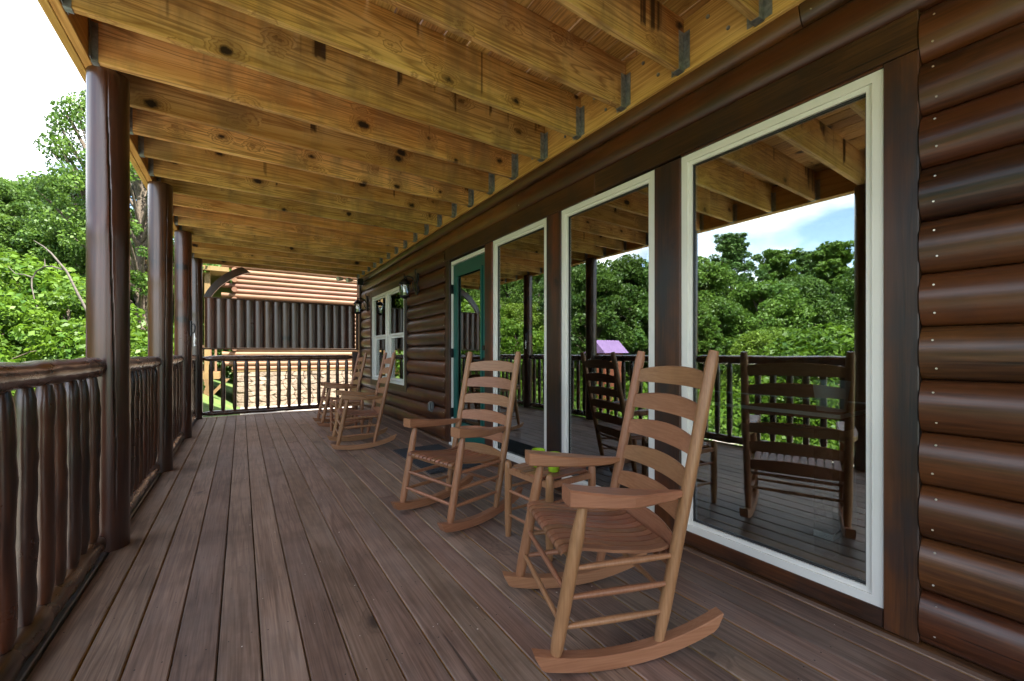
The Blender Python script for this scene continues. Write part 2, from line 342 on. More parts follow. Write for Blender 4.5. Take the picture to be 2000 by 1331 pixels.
def bevel_mesh(name, x0, x1, y0, y1, z0, z1, b=.004, side_mat=False):
    bm = bmesh.new(); vs = [bm.verts.new((x, y, z)) for x in (x0, x1) for y in (y0, y1) for z in (z0, z1)]
    for f in [(0, 1, 3, 2), (4, 6, 7, 5), (0, 4, 5, 1), (2, 3, 7, 6), (0, 2, 6, 4), (1, 5, 7, 3)]: bm.faces.new([vs[i] for i in f])
    bmesh.ops.recalc_face_normals(bm, faces=bm.faces[:])
    if b: bmesh.ops.bevel(bm, geom=bm.edges[:], offset=b, segments=1, affect='EDGES', profile=.5)
    me = bpy.data.meshes.new(name); bm.to_mesh(me); bm.free()
    if side_mat:
        for p in me.polygons:
            if abs(p.normal.x) > .9: p.material_index = 1
    return me
def bbox(name, dims, mat, parent=None, b=.004, world=True, loc=(0, 0, 0), rot=(0, 0, 0)):
    return putmesh(name, bevel_mesh(name, *dims, b=b), mat, parent, loc, rot, world)
def copy_tree(o, parent=None):
    c = o.copy(); COL.objects.link(c)
    if parent is not None: c.parent = parent
    for ch in [x for x in KIDS.get(o.name, [])]: copy_tree(ch, c)
    return c
KIDS = {}
def index_kids():
    KIDS.clear()
    for o in bpy.data.objects:
        if o.parent: KIDS.setdefault(o.parent.name, []).append(o)

R = random.Random(7)
# ================================================================== TERRAIN
def terr(x, y):
    r = math.hypot(x, y); azd = math.degrees(math.atan2(x, y))
    w = min(1, max(0, (-3-azd)/6)) if azd > -100 else min(1, max(0, (125+azd)/25))
    sl = .215 if azd > -24 else (.06+.155*min(1, max(0, (azd+48)/24)))
    far = min(r, 60)
    h = -1.0 + w*sl*max(0, far-8) + (.25*mnoise.noise(Vector((x*.15, y*.15, 0))) if r > 9 and x < -3 else 0)
    return h
mb = MB(); xs = [-900, -300, -120]+[-60+2*i for i in range(61)]+[120, 300, 900]; ys = [-900, -300, -100]+[-30+2*i for i in range(66)]+[200, 400, 900]
nx, ny = len(xs), len(ys)
mb.add([(x, y, terr(x, y)) for y in ys for x in xs], [(j*nx+i, j*nx+i+1, (j+1)*nx+i+1, (j+1)*nx+i) for j in range(ny-1) for i in range(nx-1)], True)
props(mb.build('ground', 'ground'), kind='structure')
mb = MB(); GR = [(-.75, 8.3), (-.9, 11), (-.55, 14), (-.25, 17.98), (11, 17.98), (11, 8.3)]
mb.add([(x, y, -.985) for x, y in GR], [tuple(range(6))]); props(mb.build('gravel_path', 'gravel'), kind='structure')

mb = MB(); mb.box(-5.4, -.72, -9, 8.25, -1.3, -.93); props(mb.build('gravel_driveway', 'gravel'), kind='structure')
# ================================================================== DECK FLOOR
deck = struct('deck_floor'); DX = [.0566+.1225*k for k in range(-5, 17)]
seams = {5: [1.02], 13: [.93, 5.1], 2: [4.42], 8: [5.25, -.6], 11: [2.9], 15: [3.9, .4], 7: [-1.2], 10: [6.5], 4: [6.9]}
for i in range(len(DX)-1):
    g = R.choice([.004, .005, .006, .0075]); x0, x1 = DX[i]+g/2, DX[i+1]-g/2; cuts = [-3.0]+sorted(seams.get(i, []))+[8.02]
    for a, b in zip(cuts[:-1], cuts[1:]):
        me = bevel_mesh('plank', x0, x1, a+.0012, b-.0012, -.028, R.uniform(-.0012, .0008), b=.0035, side_mat=True)
        me.materials.append(MT['deck']); me.materials.append(MT['deckraw']); putmesh('plank', me, parent=deck)
for k in range(-7, 21):
    bbox('floor_joist', (-.60, 2.0, .19+.3835*k, .226+.3835*k, -.26, -.029), 'core', deck, b=0)
bbox('edge_strip', (-.600, -.5605, -3, 8.02, -.03, .006), 'curb', deck, b=.004)
bbox('rim_board', (-.64, -.602, -3, 8.06, -.30, -.012), 'trimy', deck, b=.004)
bbox('rim_board', (-.60, 2.0, 8.025, 8.06, -.30, -.03), 'trimy', deck, b=.004)
# nail heads in the planks: far too many to be parts
mb = MB()
for i in range(len(DX)-1):
    for k in range(-3, 18):
        for u in (.03, .092):
            x, y = DX[i]+u+R.uniform(-.006, .006), .208+.3835*k+R.uniform(-.01, .01); r = .0028
            mb.add([(x+r*math.cos(t*1.0472), y+r*math.sin(t*1.0472), .0014) for t in range(6)], [tuple(range(6))])
props(mb.build('nail_heads', 'black', deck), kind='stuff')
mb = MB()
for _ in range(150):
    x, y = R.uniform(-.3, 1.85), R.uniform(.3, 7.5); r = R.uniform(.002, .006); a = R.uniform(0, 3)
    mb.add([(x+r*math.cos(a+t)*R.uniform(.5, 1), y+r*math.sin(a+t)*R.uniform(.5, 1), .004+.001*R.random()) for t in (0, 1.6, 3.1, 4.7)], [(0, 1, 2, 3)])
props(mb.build('paint_chips', 'chip'), kind='stuff')

# ================================================================== PORCH CEILING
CZ, JH = 2.43, .265
ceil = struct('porch_ceiling')
jy = [1.300+.3835*k for k in range(-11, 19)]
jm = [bevel_mesh('joist', -.615, 1.882, -.018, .018, CZ, CZ+JH, b=.003) for _ in range(1)]
hb = MB()   # joist hanger, inner end (toward the wall), local to joist
def hanger(x0, x1, xf):
    m = MB(); t = .0025
    for s in (-1, 1):
        m.box(x0, x1, s*.0195-t/2, s*.0195+t/2, CZ+.0, CZ+.19)
        m.box(min(xf, xf+.003), max(xf, xf+.003), min(s*.02, s*.052), max(s*.02, s*.052), CZ+.005, CZ+.19)
        for q in range(5):
            z = CZ+.03+q*.035; m.tube([(min(xf, xf)-(.004 if xf > 0 else -.004), s*.036, z), (xf, s*.036, z)], .004, 6)
    m.box(x0, x1, -.0195, .0195, CZ-.004, CZ-.001)
    me = m.mesh('joist_hanger'); me.materials.append(MT['galv']); return me
hin, hout = hanger(1.838, 1.8815, 1.878), hanger(-.6145, -.588, -.6145)
for y in jy:
    j = putmesh('joist', jm[0], 'joist', ceil, loc=(0, y+R.uniform(-.004, .004), 0), rot=(0, 0, R.uniform(-.0015, .0015)))
    putmesh('joist_hanger', hin, parent=j); putmesh('joist_hanger', hout, parent=j)
x = -.69
while x < 1.86:
    w = .1275; cuts = [-3.1]+sorted(R.uniform(-2, 7.5) for _ in range(R.choice([1, 1, 2])))+[8.25]
    for a, b in zip(cuts[:-1], cuts[1:]):
        putmesh('ceiling_board', bevel_mesh('ceiling_board', x, min(x+w, 1.925), a+.001, b-.001, CZ+JH+.001, CZ+JH+.029, b=.002), 'ceil', ceil)
    x += w+R.uniform(.004, .009)
for a, b in ((-3.1, 2.93), (2.932, 8.25)):
    bbox('eave_beam', (-.692, -.6555, a, b, CZ-.004, CZ+.30), 'ledger', ceil, b=.003)
    bbox('eave_beam', (-.6545, -.6165, a, b, CZ-.002, CZ+.262), 'ledger', ceil, b=.003)
for a, b in ((-3.1, .35), (.352, 4.3), (4.302, 8.25)):
    bbox('ledger_board', (1.884, 1.93, a, b, CZ-.008, CZ+.262), 'ledger', ceil, b=.003)
mb = MB()
for k in range(28):
    for dz in (.07, .19):
        y = jy[k]+.19+.05*(1 if dz > .1 else -1); mb.tube([(1.8835, y, CZ+dz), (1.877, y, CZ+dz)], .009, 8)
props(mb.build('ledger_bolts', 'galv', ceil), kind='stuff')

# ================================================================== ROUND POSTS
def post(yc, seed, label, xc=-.573, r=.083):
    t = thing('log_post', label, 'post', (xc, yc, 0), group='round posts along the porch edge'); rr = random.Random(seed)
    m = MB(); n = 150; rings = []; H = 60
    ca = rr.uniform(-1.3, -.9); cb = rr.uniform(-.25, .25); o = seed*13.7
    for i in range(H+1):
        z = (CZ-.001)*i/H; ring = []
        for j in range(n):
            a = 2*math.pi*j/n
            q = r*(1+.012*mnoise.noise(Vector((math.cos(a)*1.5+o, math.sin(a)*1.5, z*1.6)))) - .0015*(z/2.4)
            q += .006*math.exp(-((z-1.62)/.05)**2)*max(0, math.cos(a-ca+.5))**3
            da = (a-(ca+cb*(z-1.2)+.06*mnoise.noise(Vector((z*2.5, o, 0))))+math.pi) % (2*math.pi)-math.pi
            dep = .012*max(0, 1-((z-1.3)/1.15)**2)
            if abs(da) < .022: q -= dep*1.6
            ring.append((q*math.cos(a), q*math.sin(a), z))
        rings.append(ring)
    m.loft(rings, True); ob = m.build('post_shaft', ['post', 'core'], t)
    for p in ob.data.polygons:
        if 3 < len(p.vertices) < 9 and math.hypot(p.center.x, p.center.y) < r*.945: p.material_index = 1  # dark material on the crack faces, shade inside the crack put into the colour
    return t
PY = [-.37, 1.28, 2.93, 4.58, 6.225, 7.87]
plab = ['round brown post behind the camera', 'round brown post beside the left edge of the view, reflected dark in the large window', 'nearest round brown post, largest of the row, with a long vertical crack',
        'second round brown post from the camera along the railing', 'third round brown post, with a small black hook on it', 'farthest round brown post, at the corner by the slatted privacy screen']
posts = [post(y, i+2, plab[i]) for i, y in enumerate(PY)]

# ================================================================== RAILINGS
def rail_tube(p0, p1, r, seed, mat, parent, name, wob=.16, n=14, step=.045):
    p0, p1 = Vector(p0), Vector(p1); L = (p1-p0).length; k = max(6, int(L/step)); rr = random.Random(seed); ph = rr.uniform(0, 90)
    pts = [p0.lerp(p1, i/k)+Vector((mnoise.noise(Vector((i*.25, ph, 0))), mnoise.noise(Vector((i*.25, ph, 3))), mnoise.noise(Vector((i*.25, ph, 7)))))*r*.12 for i in range(k+1)]
    rad = [r*(1+.05*mnoise.noise(Vector((i*.7, ph, 9))))*(min(1, .55+.45*min(i, k-i)/2.)) for i in range(k+1)]
    m = MB(); m.tube(pts, rad, n, wob, seed); return m.build(name, mat, parent, world=True)
bal_meshes = []
for s in range(7):
    m = MB(); rr = random.Random(s+40); k = 20; H = .79
    pts = []; rad = []
    for i in range(k+1):
        u = i/k; pts.append((.004*mnoise.noise(Vector((u*2.2, s*9.1, 0))), .004*mnoise.noise(Vector((u*2.2, s*9.1, 5))), u*H))
        e = min(u, 1-u)/.07
        rad.append((.030+rr.uniform(-.0015, .0015)+.003*mnoise.noise(Vector((u*4, s*3.3, 8))))*(.62+.38*min(1, e)))
    m.tube(pts, rad, 12, .09, s); me = m.mesh('baluster'); me.materials.append(MT['bal']); bal_meshes.append(me)
rlab = ['round log railing at the left edge of the view, nearest the camera', 'brown log railing left of the nearest post', 'brown log railing between the nearest post and the second post',
        'brown log railing between the second post and the third post', 'brown log railing between the third post and the corner post']
for i in range(5):
    ya, yb = PY[i], PY[i+1]; t = thing('log_railing', rlab[i], 'railing', (-.6, (ya+yb)/2, 0), group='log railings along the porch edge')
    rail_tube((-.598, ya+.045, .928), (-.598, yb-.045, .928), .047, 20+i, 'rail', t, 'top_rail')
    rail_tube((-.598, ya+.045, .058), (-.598, yb-.045, .058), .043, 30+i, 'rail', t, 'bottom_rail')
    nb = 10
    for k in range(nb):
        y = ya+.17+k*(yb-ya-.34)/(nb-1)
        putmesh('baluster', bal_meshes[(k*3+i) % 7], parent=t, loc=(R.uniform(-.004, .004), y-(ya+yb)/2+R.uniform(-.006, .006), .095), rot=(R.uniform(-.008, .008), R.uniform(-.008, .008), R.uniform(0, 6.28)))
FY = 7.94
t = thing('log_railing', 'log railing across the far end of the porch, under the slatted screen', 'railing', (.6, FY, 0))
rail_tube((-.50, FY, .915), (1.70, FY, .925), .044, 51, 'rail', t, 'top_rail', .10)
rail_tube((-.50, FY, .065), (1.70, FY, .065), .04, 52, 'rail', t, 'bottom_rail', .08)
for k in range(14): putmesh('baluster', bal_meshes[k % 7], parent=t, loc=(-.39+.153*k-.6, 0, .09), rot=(0, 0, k*1.3))
bbox('end_post', (1.70, 1.79, FY-.045, FY+.045, .0, 1.02), 'trimz', t, b=.006)

# ---- slatted privacy screen
t = thing('privacy_screen', 'brown privacy screen of upright half round slats at the far end of the porch', 'screen', (.63, FY, 1.06))
m = MB()
prof = [(.058*math.cos(a), -.052*math.sin(a)) for a in [math.pi*i/12 for i in range(13)]]+[(-.058, .012), (.058, .012)]
m.loft([[(p[0]*1.165, p[1], z) for p in prof] for z in (1.082, 1.845)], False); slat = m.mesh('slat')
for p in slat.polygons: p.use_smooth = abs(p.normal.z) < .5 and p.normal.y < .3
slat.materials.append(MT['slat'])
for k in range(17):
    putmesh('slat', slat, parent=t, loc=(-.405+k*.1305+R.uniform(-.003, .003), FY-.0, 0), rot=(0, 0, 0), world=True)
bbox('cap_board', (-.48, 1.76, FY-.06, FY+.045, 1.846, 1.866), 'trimy', t)
bbox('base_board', (-.49, 1.80, FY-.06, FY+.045, 1.055, 1.08), 'trimy', t)
bbox('side_board', (1.765, 1.80, FY-.03, FY+.03, 1.08, 1.846), 'trimz', t, b=.003)
# ---- curved brace
t = thing('curved_brace', 'curved brown timber brace under the ceiling at the corner post', 'brace', (-.49, 7.87, 1.85))
m = MB(); rings = []
for i in range(15):
    u = i/14; a = math.pi/2*u
    ox, oz = -.49+.50*(.5*u+.5*(1-math.cos(a))), 1.86+.52*(.5*u+.5*math.sin(a))
    ix, iz = ox+.085+.03*u, min(oz-.02-.055*u, 2.40)
    rings.append([(ox, 7.93, oz), (ox, 8.0, oz), (ix, 8.0, iz), (ix, 7.93, iz)])
m.loft(rings, False); m.build('brace_arc', 'post', t, world=True)
# ---- hook on third post
t = thing('wall_hook', 'small black hook with a pale hanging clip on the third post', 'hook', (-.49, 6.16, 1.2))
m = MB(); m.tube([(-.492, 6.16, 1.33), (-.47, 6.15, 1.345), (-.455, 6.14, 1.31), (-.46, 6.14, 1.25), (-.49, 6.16, 1.23)], .008, 8); m.tube([(-.495, 6.16, 1.38), (-.495, 6.16, 1.2)], .012, 8); m.build('hook_bracket', 'black', t, world=True)
m = MB(); m.tube([(-.46, 6.14, 1.235), (-.455, 6.14, 1.17), (-.463, 6.14, 1.12), (-.455, 6.14, 1.08)], [.005, .014, .006, .012], 8); m.build('hanging_clip', 'white', t, world=True)

# ================================================================== OUR CABIN
cab = thing('log_cabin', 'dark brown log cabin wall along the right side of the porch, with tall windows', 'cabin', (1.95, 2.5, 0))
def part(name, m, mat, parent=cab): return m.build(name, mat, parent, world=True)
GX, BUL, CH = 1.945, .042, .179
def log_piece(y0, y1, z0, h=CH, seed=0):
    m = MB(); pr = []
    for i in range(17):
        u = i/16; pr.append((GX-BUL*math.sin(math.pi*min(1, max(0, u)))**.62, z0+.0015+(h-.003)*u))
    pr += [(1.975, z0+h-.0015), (1.975, z0+.0015)]
    o = m; ns_ = max(2, int((y1-y0)/.3)); q0 = R.uniform(0, 99)
    o.loft([[(p[0]+(.0035*mnoise.noise(Vector((y*.9, q0, p[1]*4))) if p[0] < 1.944 else 0), y, p[1]+(.002*mnoise.noise(Vector((y*.6, q0, 5))) if 3 < i_ < 14 else 0)) for i_, p in enumerate(pr)] for y in [y0+(y1-y0)*k_/ns_ for k_ in range(ns_+1)]], False)
    ob = part('siding_log', m, 'siding')
    for p in ob.data.polygons: p.use_smooth = p.normal.x < -.05 and abs(p.normal.y) < .5
    return ob
segs = []
for c in range(-1, 14):
    z0 = .0155+CH*c
    if c == -1: segs += [(-3, 1.9, z0), (1.903, 8.18, z0)]
    elif c == 13: segs += [(-3, .775, z0), (.779, 5.2, z0), (5.203, 8.18, z0)]
    elif c == 12: segs += [(-3, 2.85, z0), (2.853, 8.18, z0)]
    else:
        segs.append((-3, .419, z0))
        if c <= 2 or c == 11: segs.append((4.298, 8.18, z0))
        else: segs += [(4.298, 5.58, z0), (7.45, 8.18, z0)]
for a, b, z in segs: log_piece(a, b, z)
# nail heads on the siding
mb = MB()
for a, b, z in segs:
    for ye in ([b-.035] if a == -3 else []) + ([a+.04, b-.05] if a > 4 else []):
        for fz in (.25, .78):
            u = fz+R.uniform(-.05, .05); x = GX-BUL*math.sin(math.pi*u)**.62; y = ye+R.uniform(-.008, .008); zz = z+CH*u
            mb.tube([(x+.002, y, zz), (x-.0015, y, zz)], [.0035, .003], 8)
props(part('nail_heads', mb, 'screw'), kind='stuff')
TF = 1.913
def trim(y0, y1, z0, z1, up=True, xf=TF): return bbox('trim_board', (xf, 1.972, y0, y1, z0, z1), 'trimz' if up else 'trimy', cab, b=.003)
trim(.421, .5135, .018, 2.028); trim(1.3295, 1.4905, .0185, 2.018); trim(2.2965, 2.4595, .0185, 2.018); trim(3.2625, 3.40, .0185, 2.018)
trim(4.185, 4.296, .0185, 2.018)
trim(.4215, 1.95, 2.030, 2.161, False, 1.910); trim(1.9515, 4.296, 2.0195, 2.161, False, 1.910)
for a, b in ((.5145, 1.3285), (1.4915, 2.2955), (2.4605, 3.2615)):
    trim(a, b, .018, .084, False, 1.918); trim(a, b, 2.0205, 2.029, False, 1.914) if a < 1 else None
trim(5.565, 5.655, .46, 2.05, True, 1.898); trim(7.375, 7.46, .46, 2.05, True, 1.898); trim(5.6565, 7.3735, 1.965, 2.05, False, 1.899); trim(5.6565, 7.3735, .46, .545, False, 1.899)
bbox('corner_board', (1.885, 1.985, 8.182, 8.25, -.6, 2.42), 'trimz', cab, b=.005)
# wall behind the siding, with real openings
mb = MB()
for a, b in ((-3, .514), (1.33, 1.49), (2.297, 2.459), (3.263, 3.42), (4.18, 5.66), (7.37, 8.18)): mb.box(1.976, 2.11, a, b, -.6, 2.02)
for a, b in ((.514, 1.33), (1.49, 2.297), (2.459, 3.263), (3.42, 4.18)): mb.box(1.976, 2.11, a, b, -.6, .016 if a < 3.3 else -.005)
mb.box(1.976, 2.11, 5.66, 7.37, -.6, .55); mb.box(1.976, 2.11, 5.66, 7.37, 1.962, 2.02)
mb.box(1.976, 2.11, -3, 8.18, 2.0201, 2.70); part('wall_core', mb, 'core')
# pine jamb linings seen through the panes
def jamb(y0, y1, z0, z1):
    m = MB(); t = .012
    m.box(1.99, 2.16, y0, y0+t, z0, z1); m.box(1.99, 2.16, y1-t, y1, z0, z1); m.box(1.99, 2.16, y0+t, y1-t, z0, z0+t); m.box(1.99, 2.16, y0+t, y1-t, z1-t, z1)
    props(part('jamb_lining', m, 'ledger'))
def ring_frame(m, x0, x1, y0, y1, z0, z1, w, mi=0):
    m.box(x0, x1, y0, y0+w, z0, z1, mi); m.box(x0, x1, y1-w, y1, z0, z1, mi)
    m.box(x0, x1, y0+w, y1-w, z0, z0+w, mi); m.box(x0, x1, y0+w, y1-w, z1-w, z1, mi)
def pane(y0, y1, z0, z1, x, parent):
    m = MB(); e = .006*(y1-y0)/2*(1 if x > 1.94 else 0); m.add([(x+q*.004+(e if y == y0 else -e), y, z) for q in (0, 1) for y in (y0, y1) for z in (z0, z1)], [(0, 1, 3, 2), (4, 6, 7, 5), (0, 4, 5, 1), (2, 3, 7, 6), (0, 2, 6, 4), (1, 5, 7, 3)]); return part('pane', m, 'glass', parent)
wl = ['largest and nearest white framed window', 'middle tall white framed window', 'tall white framed window next to the teal door']
for k, (a, b) in enumerate(((.5145, 1.3285), (1.4915, 2.2955), (2.4605, 3.2615))):
    z0, z1 = .085, 2.019
    m = MB(); ring_frame(m, 1.924, 1.985, a, b, z0, z1, .034); ring_frame(m, 1.934, 1.98, a+.0345, b-.0345, z0+.0345, z1-.0345, .019)
    w = part('window', m, 'vinyl'); w['label'] = wl[k]
    m = MB(); ring_frame(m, 1.943, 1.962, a+.054, b-.054, z0+.054, z1-.054, .004); part('gasket', m, 'gasket', w)
    pane(a+.058, b-.058, z0+.058, z1-.058, 1.952, w); jamb(a, b, z0, z1)
# far double window
a, b, z0, z1 = 5.656, 7.374, .546, 1.964
m = MB(); ring_frame(m, 1.905, 1.985, a, b, z0, z1, .04); m.box(1.903, 1.984, 6.475, 6.565, z0+.04, z1-.04)
w = part('window', m, 'vinyl'); w['label'] = 'far white double hung window behind the rocking chairs'
for c, d in ((a+.041, 6.474), (6.566, b-.041)):
    m = MB(); ring_frame(m, 1.925, 1.955, c, d, 1.265, z1-.041, .03); part('upper_sash', m, 'vinyl', w)
    m = MB(); ring_frame(m, 1.957, 1.982, c, d, z0+.041, 1.264, .034); part('lower_sash', m, 'vinyl', w)
    pane(c+.03, d-.03, 1.295, z1-.071, 1.935, w); pane(c+.034, d-.034, z0+.075, 1.23, 1.966, w)
jamb(a, b, z0, z1)
# teal door
a, b = 3.425, 4.175
m = MB(); m.box(1.935, 2.0, a-.02, a, .005, 2.0); m.box(1.935, 2.0, b, b+.009, .005, 2.0); m.box(1.935, 2.0, a, b, 1.962, 2.0)
part('door_frame', m, 'vinyl')
bbox('door_sill', (1.90, 2.0, a, b, .003, .028), 'vinyl', cab, b=.003)
m = MB(); m.box(1.955, 1.995, a+.004, a+.10, .034, 1.958); m.box(1.955, 1.995, b-.10, b-.004, .034, 1.958); m.box(1.955, 1.995, a+.10, b-.10, .034, .25); m.box(1.955, 1.995, a+.10, b-.10, 1.84, 1.958)
door = part('door', m, 'teal'); door['label'] = 'teal door with one tall glass pane'
m = MB(); ring_frame(m, 1.945, 1.953, a+.088, b-.088, .238, 1.852, .03); part('glazing_bead', m, 'teal', door)
pane(a+.10, b-.10, .25, 1.84, 1.970, door)
m = MB(); m.tube([(1.955, a+.05, .93), (1.90, a+.05, .93), (1.898, a+.055, .93), (1.898, a+.15, .93)], .010, 10); m.tube([(1.955, a+.05, .93), (1.945, a+.05, .93)], .028, 14); m.tube([(1.955, a+.05, 1.05), (1.94, a+.05, 1.05)], .024, 14); part('door_handle', m, 'black', door)
for z in (.35, 1.0, 1.70):
    m = MB(); m.box(1.925, 1.953, b-.012, b+.012, z-.05, z+.05); part('hinge', m, 'black', door)
# rooms behind the glass
m = MB(); m.box(2.112, 6, -3, 8.05, -.03, 0); part('room_floor', m, 'infloor')
m = MB(); m.box(6, 6.1, -3, 8.05, 0, 2.6); m.box(2.112, 6, -3.1, -3, 0, 2.6); m.box(2.112, 6, 8.05, 8.12, 0, 2.6); m.box(3.6, 6, 4.9, 5.0, 0, 2.6); part('room_wall', m, 'inwall')
m = MB(); m.box(2.112, 6.1, -3.1, 8.12, 2.6, 2.7); part('room_ceiling', m, 'inwall')
# unseen storeys and roof, added and sized to keep sun off the upper boards
m = MB(); m.box(1.96, 9, -5, 9.5, 2.72, 8.2); part('upper_sun_blocker', m, 'siding')
m = MB(); m.add([(1.3, -5.5, 8.2), (9.6, -5.5, 8.2), (5.5, -5.5, 11), (1.3, 10, 8.2), (9.6, 10, 8.2), (5.5, 10, 11)], [(0, 1, 2), (3, 5, 4), (0, 2, 5, 3), (1, 4, 5, 2), (0, 3, 4, 1)]); part('roof', m, 'roof')
m = MB(); m.box(2.11, 9, -5, -3.12, -1, 2.719); m.box(6.12, 9, -3.1, 9.5, -1, 2.719); m.box(2.13, 6.1, 8.13, 9.5, -1, 2.719) ; part('lower_wall', m, 'siding')

# outlet cover
t = thing('outlet_cover', 'small grey outdoor outlet cover low on the log wall left of the door', 'outlet', (1.90, 4.68, .36))
bbox('cover_plate', (1.888, 1.925, 4.64, 4.72, .30, .42), 'grey', t, b=.006); bbox('cover_lid', (1.868, 1.886, 4.65, 4.71, .31, .41), 'grey', t, b=.008)
# door mat
t = thing('door_mat', 'dark grey ribbed door mat on the deck in front of the teal door', 'mat', (1.5, 3.75, 0))
bbox('mat_base', (1.30, 1.80, 3.22, 4.22, .002, .010), 'mat', t, b=.003)
m = MB()
for k in range(22): m.box(1.31+k*.0222, 1.322+k*.0222, 3.24, 4.20, .0101, .015)
props(part('rib_strips', m, 'mat', t), kind='stuff')

# ---- wall lanterns
def lantern(y, z, label):
    t = thing('wall_lantern', label, 'lantern', (1.9, y, z), group='black lanterns on the log wall')
    L = lambda n, m, mat, p=t: m.build(n, mat, p)
    m = MB(); m.box(-.012, .012, -.035, .035, -.10, .12); L('back_plate', m, 'black')
    m = MB()
    m.tube([(-.01, 0, .02), (-.05, 0, .075), (-.10, 0, .085), (-.135, 0, .06), (-.135, 0, .03)], .007, 8)
    m.tube([(-.01, 0, .10), (-.02, 0, .15), (-.012, 0, .17)], .006, 8); m.tube([(-.01, 0, -.07), (-.04, 0, -.03), (-.05, 0, .03)], .005, 8); L('scroll_arm', m, 'black')
    m = MB(); prof = [(.004, .10), (.010, .085), (.012, .07), (.005, .055), (.028, .045), (.060, .005), (.062, -.002), (.0, -.002)]
    m.loft([[(-.135+r*math.cos(q*math.pi/8), r*math.sin(q*math.pi/8), zz) for q in range(16)] for r, zz in prof], True, False); L('lantern_cap', m, 'black')
    m = MB(); m.loft([[(-.135+r*math.cos(q*math.pi/8), r*math.sin(q*math.pi/8), zz) for q in range(16)] for r, zz in ((.046, -.004), (.05, -.06), (.042, -.125))], True, False); L('glass_shade', m, 'lampglass')
    m = MB(); m.tube([(-.135, 0, -.09), (-.135, 0, -.035)], [.012, .018], 10); L('bulb', m, 'white')
    for q in range(4):
        a = q*math.pi/2+.785; m = MB(); m.tube([(-.135+.052*math.cos(a), .052*math.sin(a), 0), (-.135+.056*math.cos(a), .056*math.sin(a), -.06), (-.135+.046*math.cos(a), .046*math.sin(a), -.13)], .004, 6); L('cage_bar', m, 'black')
    m = MB(); m.loft([[(-.135+r*math.cos(q*math.pi/8), r*math.sin(q*math.pi/8), zz) for q in range(16)] for r, zz in ((.05, -.125), (.052, -.135), (.03, -.148), (.006, -.16))], True); L('lantern_base', m, 'black')
    return t
l1 = lantern(5.16, 1.88, 'larger looking black carriage lantern on the log wall between door and far window')
l2 = lantern(7.69, 1.88, 'farther black carriage lantern on the wall past the far window')
for l in (l1, l2): l.scale = (1.2, 1.2, 1.2)
t = thing('floodlight', 'black box floodlight with two pale lamp heads under the ceiling at the far wall corner', 'floodlight', (1.9, 8.0, 2.3))
bbox('junction_box', (1.80, 1.90, 7.95, 8.04, 2.26, 2.38), 'black', t)
for k, (x, z) in enumerate(((1.66, 2.335), (1.50, 2.345))):
    m = MB(); m.tube([(1.80, 8.0, 2.32), (x+.05, 8.0, z)], .008, 8); m.tube([(x+.05, 8.0, z), (x+.01, 7.98, z), (x-.05, 7.95, z-.01)], [.02, .035, .04], 12); m.build('lamp_head', 'white', t, world=True)

